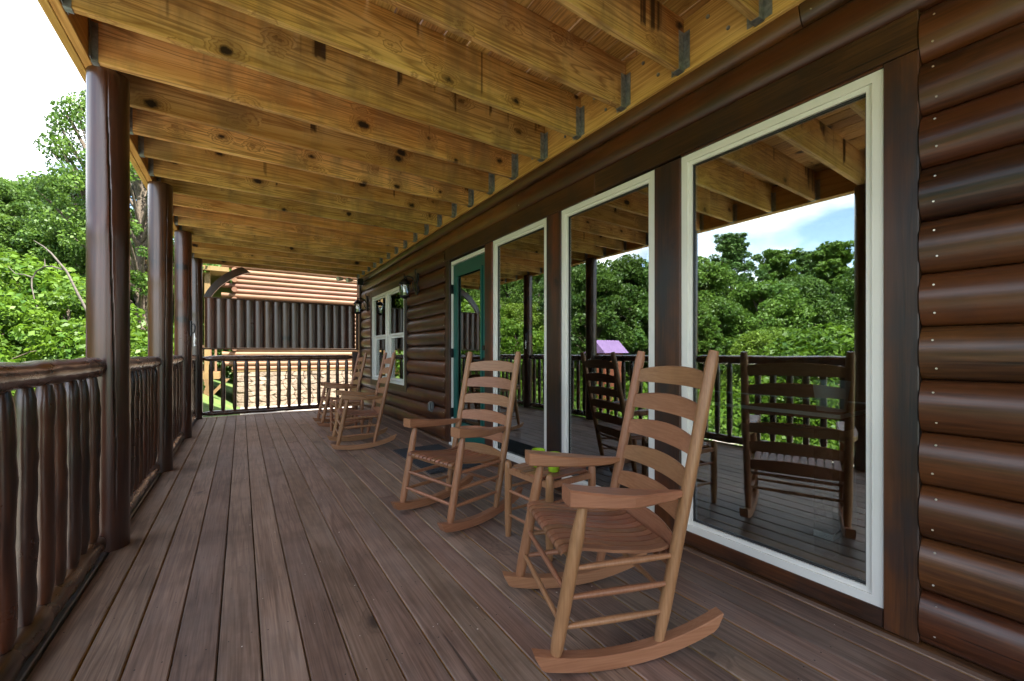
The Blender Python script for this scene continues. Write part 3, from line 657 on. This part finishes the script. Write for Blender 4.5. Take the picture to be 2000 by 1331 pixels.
# ================================================================== ROCKING CHAIR
def make_chair():
    t = thing('rocking_chair', 'x', 'rocking chair')
    # local: +x = forward, x = -(s-.30); y lateral
    X = lambda s: .30-s
    hw = .235
    ps = lambda z: .43+.22*(z-.06)
    for sd in (-1, 1):
        y = sd*hw
        m = MB(); rings = []
        for i in range(19):
            s = .0+.66*i/18; z = 1.02-math.sqrt(1.02**2-(s-.27)**2); h = .046 if 0 < i < 18 else .046
            sh = .022 if i == 0 else (-.02 if i == 18 else 0)
            b_ = .003
            rings.append([(X(s+sh), y-.021, z+b_), (X(s+sh), y-.021+b_, z), (X(s+sh), y+.021-b_, z), (X(s+sh), y+.021, z+b_),
                          (X(s-0), y+.021, z+h-b_), (X(s-0), y+.021-b_, z+h), (X(s-0), y-.021+b_, z+h), (X(s-0), y-.021, z+h-b_)])
        m.loft(rings); m.build('rocker', 'chairx', t)
        m = MB(); k = 14; pts = []; rad = []
        for i in range(k+1):
            u = i/k; z = .05+.485*u; pts.append((X(.070+.20*(z-.05)), y, z))
            rad.append(.0215*(min(1, .68+.32*math.sin(min(1, u/.12)*math.pi/2)) if u < .5 else (.62+.38*min(1, (1-u)/.2))))
        m.tube(pts, rad, 16); m.build('leg', 'chair', t)
        m = MB(); k = 24; pts = []; rad = []
        for i in range(k+1):
            u = i/k; z = .05+.957*u; pts.append((X(ps(z)), y, z))
            r = .0205
            if u < .1: r *= .72+.28*u/.1
            if u > .985: r *= .8
            rad.append(r)
        m.tube(pts, rad, 16); m.build('back_post', 'chair', t)
        # armrest
        m = MB(); rings = []
        for i in range(17):
            u = i/16; s = .106+.425*u
            wo = .042+.012*math.sin(math.pi*min(1, u*1.35)) - (.040*max(0, (u-.5)/.5)**1.1)
            wi = .036-.018*max(0, (u-.5)/.5)
            th = .054-.026*u; zt = .584-.045*u-.008*math.sin(math.pi*u)
            if u > .93: th *= .8
            c = .006; o, i_ = y+sd*wo, y-sd*wi
            rings.append([(X(s), o, zt-c), (X(s), o-sd*c, zt), (X(s), i_+sd*c, zt), (X(s), i_, zt-c), (X(s), i_, zt-th+c), (X(s), i_+sd*c, zt-th), (X(s), o-sd*c, zt-th), (X(s), o, zt-th+c)])
        m.loft(rings); m.build('armrest', 'chairx', t)
        for z in (.325, .235, .145):
            m = MB(); a, b = (X(.07+.2*(z-.05)), y, z), (X(ps(z)), y, z+.004)
            A, B = Vector(a), Vector(b); m.tube([A.lerp(B, q/6) for q in range(7)], [.0075, .0095, .011, .0115, .011, .0095, .0075], 10); m.build('rung', 'chair', t)
    def cross(s, z, r=.010):
        m = MB(); m.tube([(X(s), -hw+2*hw*q/6, z) for q in range(7)], [r*.7, r*.9, r, r, r, r*.9, r*.7], 10); m.build('rung', 'chair', t)
    cross(.07+.2*.20, .25); cross(.07+.2*.105, .155); cross(.07+.2*.30, .348, .012)
    cross(ps(.20), .20); cross(ps(.29), .29); cross(ps(.315)-.01, .318, .012)
    for i in range(6):   # ladder back
        zc = .340+.1115*i; rings = []
        for q in range(17):
            u = q/8-1; y = u*hw; bow = .030*(1-u*u); tp = .026+.026*(1-u*u)**.8; bt = -.024+.004*(1-u*u)
            s0 = lambda z: X(ps(zc+z)+bow)
            th = .0055; rings.append([(s0(bt)+th, y, zc+bt), (s0(tp)+th, y, zc+tp-.003), (s0(tp), y, zc+tp), (s0(tp)-th, y, zc+tp-.003), (s0(bt)-th, y, zc+bt)])
        m = MB(); m.loft(rings); m.build('back_slat', 'chairy', t)
    prof = [(.098, .366), (.102, .373), (.118, .379), (.16, .378), (.22, .366), (.29, .352), (.36, .341), (.42, .335), (.465, .336), (.492, .342)]
    ns = 11; wtot = .436
    for k in range(ns):
        y0 = -wtot/2+k*wtot/ns+.0040; y1 = y0+wtot/ns-.0080; rings = []
        kk = abs(k-(ns-1)/2)/((ns-1)/2); end = 1-.03*max(0, kk-.75)/.25
        for (s, z) in prof:
            s = .098+(s-.098)*end
            dz = .012*(kk**2)*max(0, (s-.15)/.35)
            rings.append([(X(s), y0, z+dz-.001), (X(s), y0+.002, z+dz), (X(s), y1-.002, z+dz), (X(s), y1, z+dz-.001), (X(s), y1, z+dz-.010), (X(s), y0, z+dz-.010)])
        m = MB(); m.loft(rings); m.build('seat_slat', 'chairseat', t)
    return t
proto = make_chair(); index_kids()
def place_chair(o, cx, cy, fang, label):
    o.location = (cx, cy, 0); o.rotation_euler = (0, 0, math.radians(fang)); o['label'] = label; o['group'] = 'tan ladder back rocking chairs along the wall'; return o
# base tips measured on the photograph: near tip (x,y), far tip; centre of s=.30
def from_tips(n, f):
    n, f = Vector(n), Vector(f); lat = (f-n).normalized(); fw = Vector((-lat.y, lat.x)); mid = (n+f)/2
    c = mid-fw*.30; return c.x, c.y, math.degrees(math.atan2(fw.y, fw.x))
CH4 = [((.741, 1.007), (.923, 1.493), 'nearest and largest rocking chair, in front of the large window'),
       ((.895, 2.074), (.776, 2.545), 'second rocking chair, in front of the teal door, beyond the table with green cups'),
       ((.752, 4.505), (.797, 4.991), 'third rocking chair from the camera, beside the far window'),
       ((.838, 6.03), (.853, 6.51), 'farthest rocking chair, next to the far end railing')]
for i, (n, f, lab) in enumerate(CH4):
    c = proto if i == 0 else copy_tree(proto)
    place_chair(c, *from_tips(n, f), lab)
for o in bpy.data.objects:
    if o.name.startswith('rocking_chair.') : pass

# ---- slatted side tables
def make_table():
    t = thing('side_table', 'x', 'side table'); lx, ly = .30, .335
    for a in (0, 1):
        for b in (0, 1):
            m = MB(); x, y = a*lx-lx/2, b*ly-ly/2
            m.tube([(x, y, z) for z in (0, .04, .10, .2, .3, .36, .395, .408, .414)], [.015, .0175, .020, .020, .020, .020, .019, .014, .006], 16); m.build('leg', 'chair', t)
    for a in (0, 1):
        for z in (.12, .25):
            m = MB(); m.tube([(a*lx-lx/2, -ly/2, z), (a*lx-lx/2, 0, z), (a*lx-lx/2, ly/2, z)], [.007, .0095, .007], 8); m.build('rung', 'chair', t)
            m = MB(); m.tube([(-lx/2, a*ly-ly/2, z+.02), (0, a*ly-ly/2, z+.02), (lx/2, a*ly-ly/2, z+.02)], [.007, .0095, .007], 8); m.build('rung', 'chair', t)
        m = MB(); m.box(a*lx-lx/2-.009, a*lx-lx/2+.009, -ly/2+.015, ly/2-.015, .345, .374); m.build('apron', 'chair', t)
        m = MB(); m.box(-lx/2+.015, lx/2-.015, a*ly-ly/2-.009, a*ly-ly/2+.009, .345, .372); m.build('apron', 'chair', t)
    n = 8; w = (ly-.03)/n
    for k in range(n):
        y0 = -ly/2+.015+k*w
        putmesh('top_slat', bevel_mesh('top_slat', -lx/2-.018 if 0 < k < n-1 else -lx/2+.022, lx/2+.018 if 0 < k < n-1 else lx/2-.022, y0+.002, y0+w-.002, .376, .388, b=.0015), 'chairseat', t)
    return t
tb = make_table(); index_kids(); tb2 = copy_tree(tb)
tb.location = (1.385, 1.755, 0); tb.rotation_euler = (0, 0, math.radians(4)); tb['label'] = 'slatted side table with two green cups between the two nearer rocking chairs'; tb['group'] = 'tan slatted side tables'
tb2.location = (1.12, 5.55, 0); tb2['label'] = 'slatted side table between the two far rocking chairs'; tb2['group'] = 'tan slatted side tables'
m = MB(); prof = [(.0, .002), (.022, .0), (.028, .003), (.033, .05), (.037, .094), (.035, .095), (.031, .05), (.026, .008), (.0, .007)]
m.loft([[(r*math.cos(q*math.pi/12), r*math.sin(q*math.pi/12), z) for q in range(24)] for r, z in prof], True, False); cup = m.mesh('cup'); cup.materials.append(MT['lime'])
for (x, y, lab) in ((1.352, 1.675, 'lime green cup on the side table, nearer of the two'), (1.335, 1.785, 'lime green cup on the side table, farther of the two')):
    props(putmesh('cup', cup, loc=(x, y, .389)), lab, 'cup', 'lime green cups on the side table')

# ---- inside, behind the big pane
t = thing('game_table', 'black table with silver edges inside the room, behind the largest window', 'table', (2.75, 1.2, 0))
bbox('table_top', (2.38, 3.1, .80, 2.0, .62, .70), 'gloss_black', t, b=.004)
m = MB(); ring = [(2.372, 3.108, .792, .80), (2.372, 3.108, 2.0, 2.008), (2.372, 2.379, .80, 2.0), (3.101, 3.108, .80, 2.0)]
for a in ring: m.box(*a, .688, .706)
m.build('edge_strip', 'silver', t, world=True)
for x in (2.46, 3.02):
    for y in (.88, 1.92):
        m = MB(); m.box(x-.04, x+.04, y-.04, y+.04, .11, .619); m.box(x-.038, x+.038, y-.038, y+.038, 0, .08); q = m.build('leg', 'gloss_black', t, world=True)
        m = MB(); m.box(x-.041, x+.041, y-.041, y+.041, .0801, .109); m.build('white_band', 'silver', q, world=True)
m = MB(); m.loft([[(2.50+r*math.cos(q*math.pi/12), .875+r*math.sin(q*math.pi/12), z) for q in range(24)] for r, z in ((.001, .708), (.06, .708), (.078, .86), (.074, .86), (.057, .713), (.001, .713))], True, False)
props(m.build('pail', 'bucket'), 'pale blue pail on the black table behind the largest window', 'pail')

# ================================================================== NEIGHBOUR CABIN
nb = thing('pale_log_cabin', 'pale orange log cabin on a stone base beyond the far end of the porch', 'cabin', (4, 18, -1))
NX0, NY, NH = -.18, 18.0, .176
def nlog(x0, x1, ends):
    m = MB(); n = 12
    m.loft([[(x, .11*math.cos(2*math.pi*j/n), .092*math.sin(2*math.pi*j/n)) for j in range(n)] for x in (x0, x1)], True); me = m.mesh('wall_log'); me.materials.append(MT['nlog']); return me
la, lb = nlog(0, 9.8, 0), nlog(.32, 9.8, 0)
for k in range(32):
    z = .44+NH*k; putmesh('wall_log', la if k % 2 else lb, parent=nb, loc=(NX0-.42+R.uniform(0, .03), NY+.09, z), world=True)
    if k % 2 == 0:
        m = MB(); m.tube([(NX0-.02, NY-.18, z+.02), (NX0-.02, NY+4, z+.02)], .088, 10); m.build('wall_log', 'nlog', nb, world=True)
m = MB(); m.box(NX0, 9.2, NY+.08, NY+5, .35, 6.2); m.build('wall_core', 'nlog', nb, world=True)
m = MB(); m.box(-.15, 9.2, NY+.03, NY+4.5, -1.2, .34); m.build('stone_core', 'mortar', nb, world=True)
bbox('sill_board', (-.3, 9.3, NY-.03, NY+.02, .315, .36), 'npine', nb)
rs = random.Random(3); x = -.15
rows = [-1.02, -.80, -.60, -.42, -.2, -.02, .14, .31]
G = {}
for j in range(len(rows)):
    for i in range(20): G[i, j] = (-.15+.30*i+(rs.uniform(-.09, .09) if i > 0 else 0)+(.15 if j % 2 and i > 0 else 0), rows[j]+(rs.uniform(-.05, .05) if 0 < j < len(rows)-1 else 0))
for j in range(len(rows)-1):
    for i in range(19):
        P = [Vector(G[i, j]), Vector(G[i+1, j]), Vector(G[i+1, j+1]), Vector(G[i, j+1])]; c = sum(P, Vector((0, 0)))/4
        pts = []
        for q in range(4):
            p, r2 = P[q], P[(q+1) % 4]; pts += [p.lerp(r2, .18), p.lerp(r2, .82)]
        f = [c+(p-c)*.95 for p in pts]; g = [c+(p-c)*.82 for p in pts]; d = rs.uniform(.02, .07)
        m = MB(); m.loft([[(p.x, NY+.03, p.y) for p in f], [(p.x, NY+.03-d*.6, p.y) for p in f], [(p.x, NY+.03-d, p.y) for p in g]]); m.build('stone', 'stone', nb, world=True)
m = MB(); m.add([(-4.2, 17.7, 6.0), (10, 17.7, 6.0), (-4.2, 21, 9), (10, 21, 9), (-4.2, 17.7, 6.12), (10, 17.7, 6.12), (-4.2, 21, 9.12), (10, 21, 9.12)], [(0, 1, 3, 2), (4, 6, 7, 5), (0, 4, 5, 1), (0, 2, 6, 4), (1, 5, 7, 3), (2, 3, 7, 6)]); m.build('roof', 'roof', nb, world=True)
# its side porch
npz = thing('side_porch', 'golden timber porch with a small railing on the left side of the pale log cabin', 'porch', (-1.5, 18, -1))
bbox('porch_floor', (-3.2, -.62, 17.2, 22, .12, .35), 'npine', npz)
bbox('porch_roof', (-3.4, -.35, 17.0, 26, 3.75, 3.9), 'npine', npz)
for x, y in ((-.95, 17.3), (-3.1, 17.3)):
    bbox('support_post', (x-.1, x+.1, y-.1, y+.1, -1.1, .119), 'npine', npz); bbox('roof_post', (x-.08, x+.08, y-.08, y+.08, .351, 3.749), 'npine', npz)
m = MB(); m.loft([[(-.85, 17.25, -.35), (-.85, 17.35, -.35), (-.85, 17.35, -.5), (-.85, 17.25, -.5)], [(-.45, 17.25, .118), (-.45, 17.35, .118), (-.33, 17.35, .118), (-.33, 17.25, .118)]]); m.build('brace', 'npine', npz, world=True)
bbox('handrail', (-3.1, -.65, 17.26, 17.34, 1.18, 1.26), 'nlog', npz)
for k in range(16): bbox('baluster', (-3.0+.15*k, -2.94+.15*k, 17.28, 17.33, .351, 1.18), 'nlog', npz, b=0)

# ================================================================== VEGETATION
def leaves(centers, size, seed, aspect=.6, up=.35, nrm=None):
    rg = np.random.default_rng(seed); n = len(centers)
    d = rg.normal(size=(n, 3)); d[:, 2] += up
    if nrm is not None: d = d*.75+nrm*.9
    d /= np.linalg.norm(d, axis=1)[:, None]
    a = np.cross(d, rg.normal(size=(n, 3))); a /= np.linalg.norm(a, axis=1)[:, None]; b = np.cross(d, a)
    s = size*rg.uniform(.45, 1.6, (n, 1)); A = a*s*.5; B = b*s*.5*aspect; F = d*s*.12
    v = np.stack([centers-A, centers-B+F-A*.1, centers+A, centers+B+F-A*.1], 1).reshape(-1, 3)
    return v
def leaf_mesh(name, v, mat):
    n = len(v)//4; me = bpy.data.meshes.new(name)
    me.vertices.add(n*4); me.vertices.foreach_set('co', v.astype(np.float32).ravel())
    me.loops.add(n*4); me.loops.foreach_set('vertex_index', np.arange(n*4, dtype=np.int32))
    me.polygons.add(n); me.polygons.foreach_set('loop_start', np.arange(0, n*4, 4, dtype=np.int32))
    me.update(calc_edges=True); me.validate(); me.materials.append(MT[mat]); return me
def shell(rg, c, r, n, flat=.75, hemi=False):
    d = rg.normal(size=(n, 3)); d /= np.linalg.norm(d, axis=1)[:, None]
    if hemi: d[:, 2] = np.abs(d[:, 2])-.15
    rad = r*(1-.45*rg.random((n, 1))**2)
    return np.array(c)+d*rad*np.array([1, 1, flat]), d
def broad(seed, H, CR, nblob, per, mat, leaf=.15, base=.35, sparse=False):
    rg = np.random.default_rng(seed); rr = random.Random(seed); C = []; N = []; blobs = []
    for i in range(nblob):
        u = rr.random(); a = rr.uniform(0, 6.283); z = H*(base+(1-base)*u); env = CR*math.sin(math.pi*min(.97, .18+.8*u))**.7
        q = env*(rr.uniform(.3, 1)**.5); r = CR*rr.uniform(.18, .34)*(.7 if sparse else 1)
        blobs.append((q*math.cos(a), q*math.sin(a), z, r))
    for bx, by, bz, r in blobs:
        p, d = shell(rg, (bx, by, bz), r, int(per*rr.uniform(.7, 1.3)*(r/(CR*.26))**2), .7); C.append(p); N.append(d)
    C = np.concatenate(C); N = np.concatenate(N)
    cm = leaf_mesh('crown', leaves(C, leaf, seed, nrm=N*.6+np.array([0, 0, .4])), mat)
    m = MB(); m.tube([(0, 0, -.4), (.05, .02, H*.3), (-.05, .06, H*.6), (.02, 0, H*.92)], [H*.028, H*.02, H*.013, H*.004], 10, .1, seed)
    for bx, by, bz, r in blobs[::2]:
        z0 = max(H*.2, bz-H*.22); m.tube([(0, .02, z0), (bx*.5, by*.5, (z0+bz)/2+.1), (bx, by, bz)], [H*.009, H*.005, H*.002], 6, 0, seed)
    tm = m.mesh('trunk'); tm.materials.append(MT['bark']); return cm, tm
def pine(seed, H, CR, mat, leaf=.16):
    rg = np.random.default_rng(seed); rr = random.Random(seed); C = []; N = []; m = MB()
    m.tube([(0, 0, -.4), (.03, 0, H*.4), (0, .03, H*.98)], [H*.02, H*.013, H*.003], 10, .1, seed)
    z = H*.12
    while z < H*.98:
        k = rr.choice([3, 4, 5]); a0 = rr.uniform(0, 6.28); u = (z/H-.12)/.88; L = CR*(math.sin(math.pi*min(1, .32+.68*u))**.8)*rr.uniform(.65, 1.2)+.12
        for i in range(k):
            a = a0+i*6.283/k+rr.uniform(-.5, .5); l = L*rr.uniform(.55, 1.15); rise = .35+.5*u+rr.uniform(-.15, .15)
            tip = np.array([l*math.cos(a), l*math.sin(a), l*rise]); b0 = np.array([0, 0, z])
            m.tube([b0, b0+tip*.5+np.array([0, 0, .04]), b0+tip], [H*.005, H*.003, H*.001], 5)
            for q in range(5):
                t = rr.uniform(.35, 1.05); c0 = b0+tip*t+np.array([rr.gauss(0, .18), rr.gauss(0, .18), rr.gauss(0, .08)])*l*.6
                p, d = shell(rg, c0, rr.uniform(.16, .34), 75, .5); C.append(p); N.append(d*.5+np.array([0, 0, .8]))
        z += H*.034*rr.uniform(.7, 1.3)
    C = np.concatenate(C); N = np.concatenate(N)
    cm = leaf_mesh('crown', leaves(C, leaf, seed, aspect=.42, nrm=N*.6), mat); tm = m.mesh('trunk'); tm.materials.append(MT['bark']); return cm, tm
TREES = {
 'oak': broad(1, 7.5, 2.6, 70, 330, 'leaf_oak', .17), 'oak2': broad(2, 7.0, 2.9, 80, 300, 'leaf_oak', .17, .25),
 'dark': broad(3, 7.5, 2.5, 75, 320, 'leaf_dark', .16, .22), 'yellow': broad(4, 4.8, 2.3, 60, 330, 'leaf_yel', .13, .15),
 'sparse': broad(5, 9.3, 2.3, 110, 300, 'leaf_oak', .12, .3, True), 'shrub': broad(6, 2.2, 1.5, 40, 260, 'leaf_vine', .11, .1),
 'pine': pine(7, 9, 2.1, 'leaf_pine'), 'pine2': pine(8, 7.5, 1.9, 'leaf_oak', .18),
}
def tree(kind, azd, r, s, label, name='tree', cat='tree', group='trees on the wooded slope beyond the railing', dz=0., squash=1.):
    x, y = r*math.sin(math.radians(azd))+(3.9 if azd < -24 else 0), r*math.cos(math.radians(azd)); cm, tm = TREES[kind]
    t = thing(name, label, cat, (x, y, terr(x, y)+dz), R.uniform(0, 6.28), group); t.scale = (s, s, s*squash)
    putmesh('trunk', tm, parent=t); putmesh('crown', cm, parent=t); return t
tt_ = tree('sparse', -11.7, 18.5, .86, 'tall loose tree with open branches against the sky, left of the nearest post', 'tall_tree'); tt_.scale = (.62, .62, .86)
tree('oak', -17.6, 30, .66, 'rounded green tree on the ridge at the left edge of the view')
tree('dark', -14.6, 28, .62, 'dark green tree below the roof on the ridge', 'dark_tree')
tree('oak2', -13.3, 26, .78, 'broad green tree behind the tall loose tree')
tree('dark', -18.3, 24, .62, 'dark bushy tree at the far left edge below the ridge', 'dark_tree')
tree('oak2', -17.2, 20, .50, 'low bushy tree halfway down the slope at the left edge', 'bushy_tree')
tree('oak', -14.2, 19, .48, 'small rounded tree halfway down the slope beside the dead branch', 'bushy_tree')
for q, (a_, r_, k_, s_, l_) in enumerate([(-18.6, 12, 'shrub', .9, 'bright leafy shrub at the lower left edge above the railing'), (-16.2, 15, 'shrub', 1.1, 'leafy shrub behind the dead branch'), (-13.8, 13, 'shrub', .95, 'leafy shrub just left of the nearest post'), (-15.4, 21, 'yellow', .55, 'yellow green small tree halfway up the slope'), (-18.9, 17, 'yellow', .5, 'yellow green small tree at the left edge of the slope'), (-12.6, 22, 'dark', .42, 'small dark tree below the tall loose tree')]):
    tree(k_, a_, r_, s_, l_, 'slope_shrub' if k_ == 'shrub' else 'small_tree', 'shrub' if k_ == 'shrub' else 'tree', 'shrubs and small trees on the slope')
tree('sparse', -8.7, 17, .72, 'slim pale leaved tree seen between the first two posts', 'slim_tree')
tree('dark', -7.6, 21, .55, 'dark tree behind the gap between the first two posts', 'dark_tree')
tree('yellow', -5.9, 24, .7, 'yellow green tree seen past the second post')
# those seen in the panes
KH = {'oak': 8, 'oak2': 7.6, 'dark': 8.1, 'yellow': 5.3, 'sparse': 9.8, 'shrub': 2.6, 'pine': 9, 'pine2': 7.5}
rows_ = [('pine', -61.7, 22, .255, 'tall feathery tree reflected left of the cloud in the largest window', 'tall_tree'),
 ('pine2', -66.4, 26, .205, 'pointed conifer reflected in front of the cloud in the largest window', 'pine_tree'),
 ('pine', -69.2, 27, .20, 'narrow dark conifer reflected right of the pointed one in the largest window', 'pine_tree'),
 ('pine2', -71.5, 24, .205, 'wide conifer reflected beside the post at the right of the largest window', 'pine_tree'),
 ('oak', -57.4, 19, .215, 'green tree reflected at the left edge of the largest window', 'tree'),
 ('oak2', -64.6, 18, .155, 'broad light green tree reflected in the centre of the largest window', 'tree'),
 ('oak', -60, 17, .125, 'rounded green tree reflected left of centre in the largest window', 'tree'),
 ('yellow', -65.2, 14, .06, 'yellowish young tree reflected low in the centre of the largest window', 'young_tree'),
 ('shrub', -70, 12.5, .065, 'bright bush reflected low at the right of the largest window', 'bush'),
 ('dark', -68.2, 20, .165, 'dense green tree reflected right of centre in the largest window', 'dark_tree'),
 ('pine2', -58.8, 15, .08, 'short conifer reflected low at the left of the largest window', 'pine_tree'),
 ('dark', -45, 15, .23, 'big dark tree filling the reflection in the middle tall window', 'dark_tree'),
 ('pine', -41.5, 17, .26, 'dark feathery tree reflected at the left of the middle tall window', 'tall_tree'),
 ('dark', -49.6, 16, .24, 'dark tree reflected at the right of the middle tall window', 'dark_tree'),
 ('dark', -53.5, 17, .20, 'dark tree reflected behind the trim between the two nearest windows', 'dark_tree'),
 ('yellow', -35.2, 17, .13, 'bright yellow green tree reflected in the window next to the door', 'tree'),
 ('oak', -33, 24, .20, 'green tree reflected behind the yellow green tree in the window next to the door', 'tree'),
 ('oak2', -37.5, 23, .21, 'tall broad tree reflected at the right of the window next to the door', 'tree'),
 ('yellow', -27, 19, .06, 'yellow green bush reflected in the teal door', 'bush'),
 ('oak2', -25.5, 23, .2, 'green tree reflected in the upper part of the teal door', 'tree'),
 ('oak', -20.8, 27, .22, 'green tree just outside the left edge of the view on the slope', 'tree'),
 ('dark', -76, 22, .2, 'dark tree reflected beyond the post in the largest window', 'dark_tree'),
 ('oak', -82, 18, .2, 'green tree farther along the slope toward the camera side', 'tree'),
 ('oak2', 33, 40, .25, 'tree behind the pale log cabin', 'tree'),
 ('oak', 4, 36, .2, 'tree behind the porch of the pale log cabin', 'tree'),
 ('dark', -2.6, 30, .2, 'dark tree left of the pale log cabin', 'dark_tree')]
for k, az_, r, e_, lab, nm in rows_: tree(k, az_, r, (e_*r+1-terr(r*math.sin(math.radians(az_))+(3.9 if az_ < -24 else 0), r*math.cos(math.radians(az_))))/KH[k], lab, nm, 'bush' if nm == 'bush' else 'tree')
t = tree('shrub', -8.2, 10.5, .55, 'shrub with cream blossom behind the railing between the first two posts', 'flowering_shrub', 'shrub', None)
rg = np.random.default_rng(5); p, d = shell(rg, (.1, 0, 1.6), 1.2, 260, .8, True)
putmesh('blossom', leaf_mesh('blossom', leaves(p, .11, 9, .9), 'petal'), parent=t)

# vine covered slope: one mass nobody could count
rr = random.Random(12); C = []; N = []; rg = np.random.default_rng(12)
def lump(azd, r, rad, n, flat=.75):
    x, y = r*math.sin(math.radians(azd)), r*math.cos(math.radians(azd)); p, d = shell(rg, (x, y, terr(x, y)+rad*.1), rad, n, flat, True); C.append(p); N.append(d)
for _ in range(150):
    az_ = rr.uniform(-20, -5.5); r = rr.uniform(8, 24); rad = rr.uniform(.5, 1.25)*(.6+r/26); lump(az_, r, rad, int(620*rad**2/(.5+r/22)))
for _ in range(190):
    az_ = rr.uniform(-84, -20); r = rr.uniform(7, 26); rad = rr.uniform(.6, 1.5); lump(az_, r, rad, int(230*rad**2))
C = np.concatenate(C); N = np.concatenate(N)
dist = np.hypot(C[:, 0], C[:, 1]); keep = C[:, 0] < -1.6
C, N, dist = C[keep], N[keep], dist[keep]
v = leaves(C, 1., 3, .75, nrm=N*.7+np.array([0, 0, .5])).reshape(-1, 4, 3); c = C[:, None, :]; v = (c+(v-c)*(.075+.0045*dist)[:, None, None]).reshape(-1, 3)
props(putmesh('vine_thicket', leaf_mesh('vine_thicket', v, 'leaf_vine')), 'bright green vines and brush covering the slope beyond the railing', 'undergrowth', kind='stuff')
# far wood on the ridges
rr = random.Random(15); C = []; N = []; rg = np.random.default_rng(15)
for _ in range(260):
    az_ = rr.uniform(-110, 75); r = rr.uniform(36, 58) if az_ < -22 else rr.uniform(30, 42) ; rad = rr.uniform(1.3, 2.4)
    x, y = r*math.sin(math.radians(az_)), r*math.cos(math.radians(az_))
    H = rr.uniform(1.5, 4.6) if az_ < -22 else rr.uniform(.5, 2.6)
    if az_ > -4: H = rr.uniform(3, 8); 
    p, d = shell(rg, (x, y, terr(x, y)+H), rad, 520, 1.2); C.append(p); N.append(d)
    p, d = shell(rg, (x, y, terr(x, y)+H*.3), rad*1.1, 200, 1.2); C.append(p); N.append(d)
C = np.concatenate(C); N = np.concatenate(N)
props(putmesh('far_woods', leaf_mesh('far_woods', leaves(C, .34, 4, .7, nrm=N*.6+np.array([0, 0, .3])), 'leaf_oak')), 'green woods along the distant ridge', 'woods', kind='stuff')
# grass near the deck
rr = random.Random(17); n = 26000; rg = np.random.default_rng(17)
gx = rg.uniform(-8, -.6, n); gy = rg.uniform(-1, 19, n); kk_ = (gy > 8.3) | (gx < -5.4); gx, gy = gx[kk_], gy[kk_]; n = len(gx)
gz = np.array([terr(a, b) for a, b in zip(gx, gy)]); P = np.stack([gx, gy, gz+rg.uniform(.0, .1, n)], 1)
props(putmesh('grass', leaf_mesh('grass', leaves(P, .16, 6, .22, nrm=rg.normal(size=(n, 3))*np.array([1, 1, .1])), 'leaf_vine')), 'green grass and weeds below the porch railing', 'grass', kind='stuff')

# dead branch in front of the thicket
t = thing('dead_branch', 'bare grey dead branch arching in front of the green slope left of the nearest post', 'branch', (-3.0, 12.2, .5))
def P3(px, py, d):
    tt = (px-1000)/810; c_, s_ = math.cos(YAW), math.sin(YAW); return (d*(tt*c_+s_), d*(c_-tt*s_), 1+(690-py)/810*d)
D = 8.2
m = MB(); m.tube([P3(172, 612, D), P3(150, 570, D), P3(130, 530, D), P3(100, 495, D), P3(85, 482, D), P3(66, 470, D)], [.024, .022, .019, .015, .012, .006], 8, .2, 3); m.build('main_stem', 'dead', t, world=True)
m = MB(); m.tube([P3(122, 527, D), P3(102, 521, D), P3(88, 521, D+.1), P3(72, 530, D+.1), P3(62, 545, D+.1), P3(62, 560, D), P3(68, 590, D), P3(74, 604, D)], [.015, .014, .014, .013, .012, .011, .008, .005], 8, .2, 4)
m.tube([P3(62, 542, D), P3(48, 537, D), P3(30, 535, D), P3(15, 520, D)], [.014, .011, .008, .004], 6); m.tube([P3(88, 521, D), P3(87, 506, D)], [.012, .005], 6); m.build('side_branch', 'dead', t, world=True)

# small houses: dark roof on the ridge, mauve roof seen in the pane
t = thing('ridge_house', 'dark house roof showing above the trees on the ridge at left', 'house', (-9.6, 32, terr(-9.6, 32)))
X0, Y0 = -7.7, 30.5; zb = terr(X0, Y0)+3.6
m = MB(); m.box(X0-1.3, X0+.9, Y0-1, Y0+1.2, zb-1.5, zb+1.0); m.build('wall', 'darkwall', t, world=True)
m = MB(); m.add([(X0-1.7, Y0-1.3, zb+.9), (X0+1.3, Y0-1.3, zb+.7), (X0-.2, Y0-1.3, zb+2.0), (X0-1.7, Y0+1.4, zb+.9), (X0+1.3, Y0+1.4, zb+.7), (X0-.2, Y0+1.4, zb+2.0)], [(0, 1, 2), (3, 5, 4), (0, 2, 5, 3), (1, 4, 5, 2), (0, 3, 4, 1)]); m.build('roof', 'roof', t, world=True)
m = MB(); m.box(X0-.6, X0+.3, Y0-1.05, Y0-1.01, zb+.1, zb+.6); m.build('window', 'grey', t, world=True)
az_ = math.radians(-46.5); X0, Y0 = 3.9+12.6*math.sin(az_), 12.6*math.cos(az_)
t = thing('garden_cabin', 'rust red hut with a mauve roof reflected in the middle tall window', 'hut', (X0, Y0, -1))
zb = 1.0
m = MB(); m.box(X0-.38, X0+.38, Y0-.3, Y0+.3, -1.1, zb+.05); m.build('wall', 'redwall', t, world=True)
m = MB(); m.add([(X0-.5, Y0-.42, zb), (X0+.5, Y0-.42, zb), (X0-.5, Y0+.0, zb+.38), (X0+.5, Y0+.0, zb+.38), (X0-.5, Y0+.42, zb), (X0+.5, Y0+.42, zb)], [(0, 1, 3, 2), (2, 3, 5, 4), (0, 2, 4), (1, 5, 3), (0, 4, 5, 1)]); m.build('roof', 'mauve', t, world=True)
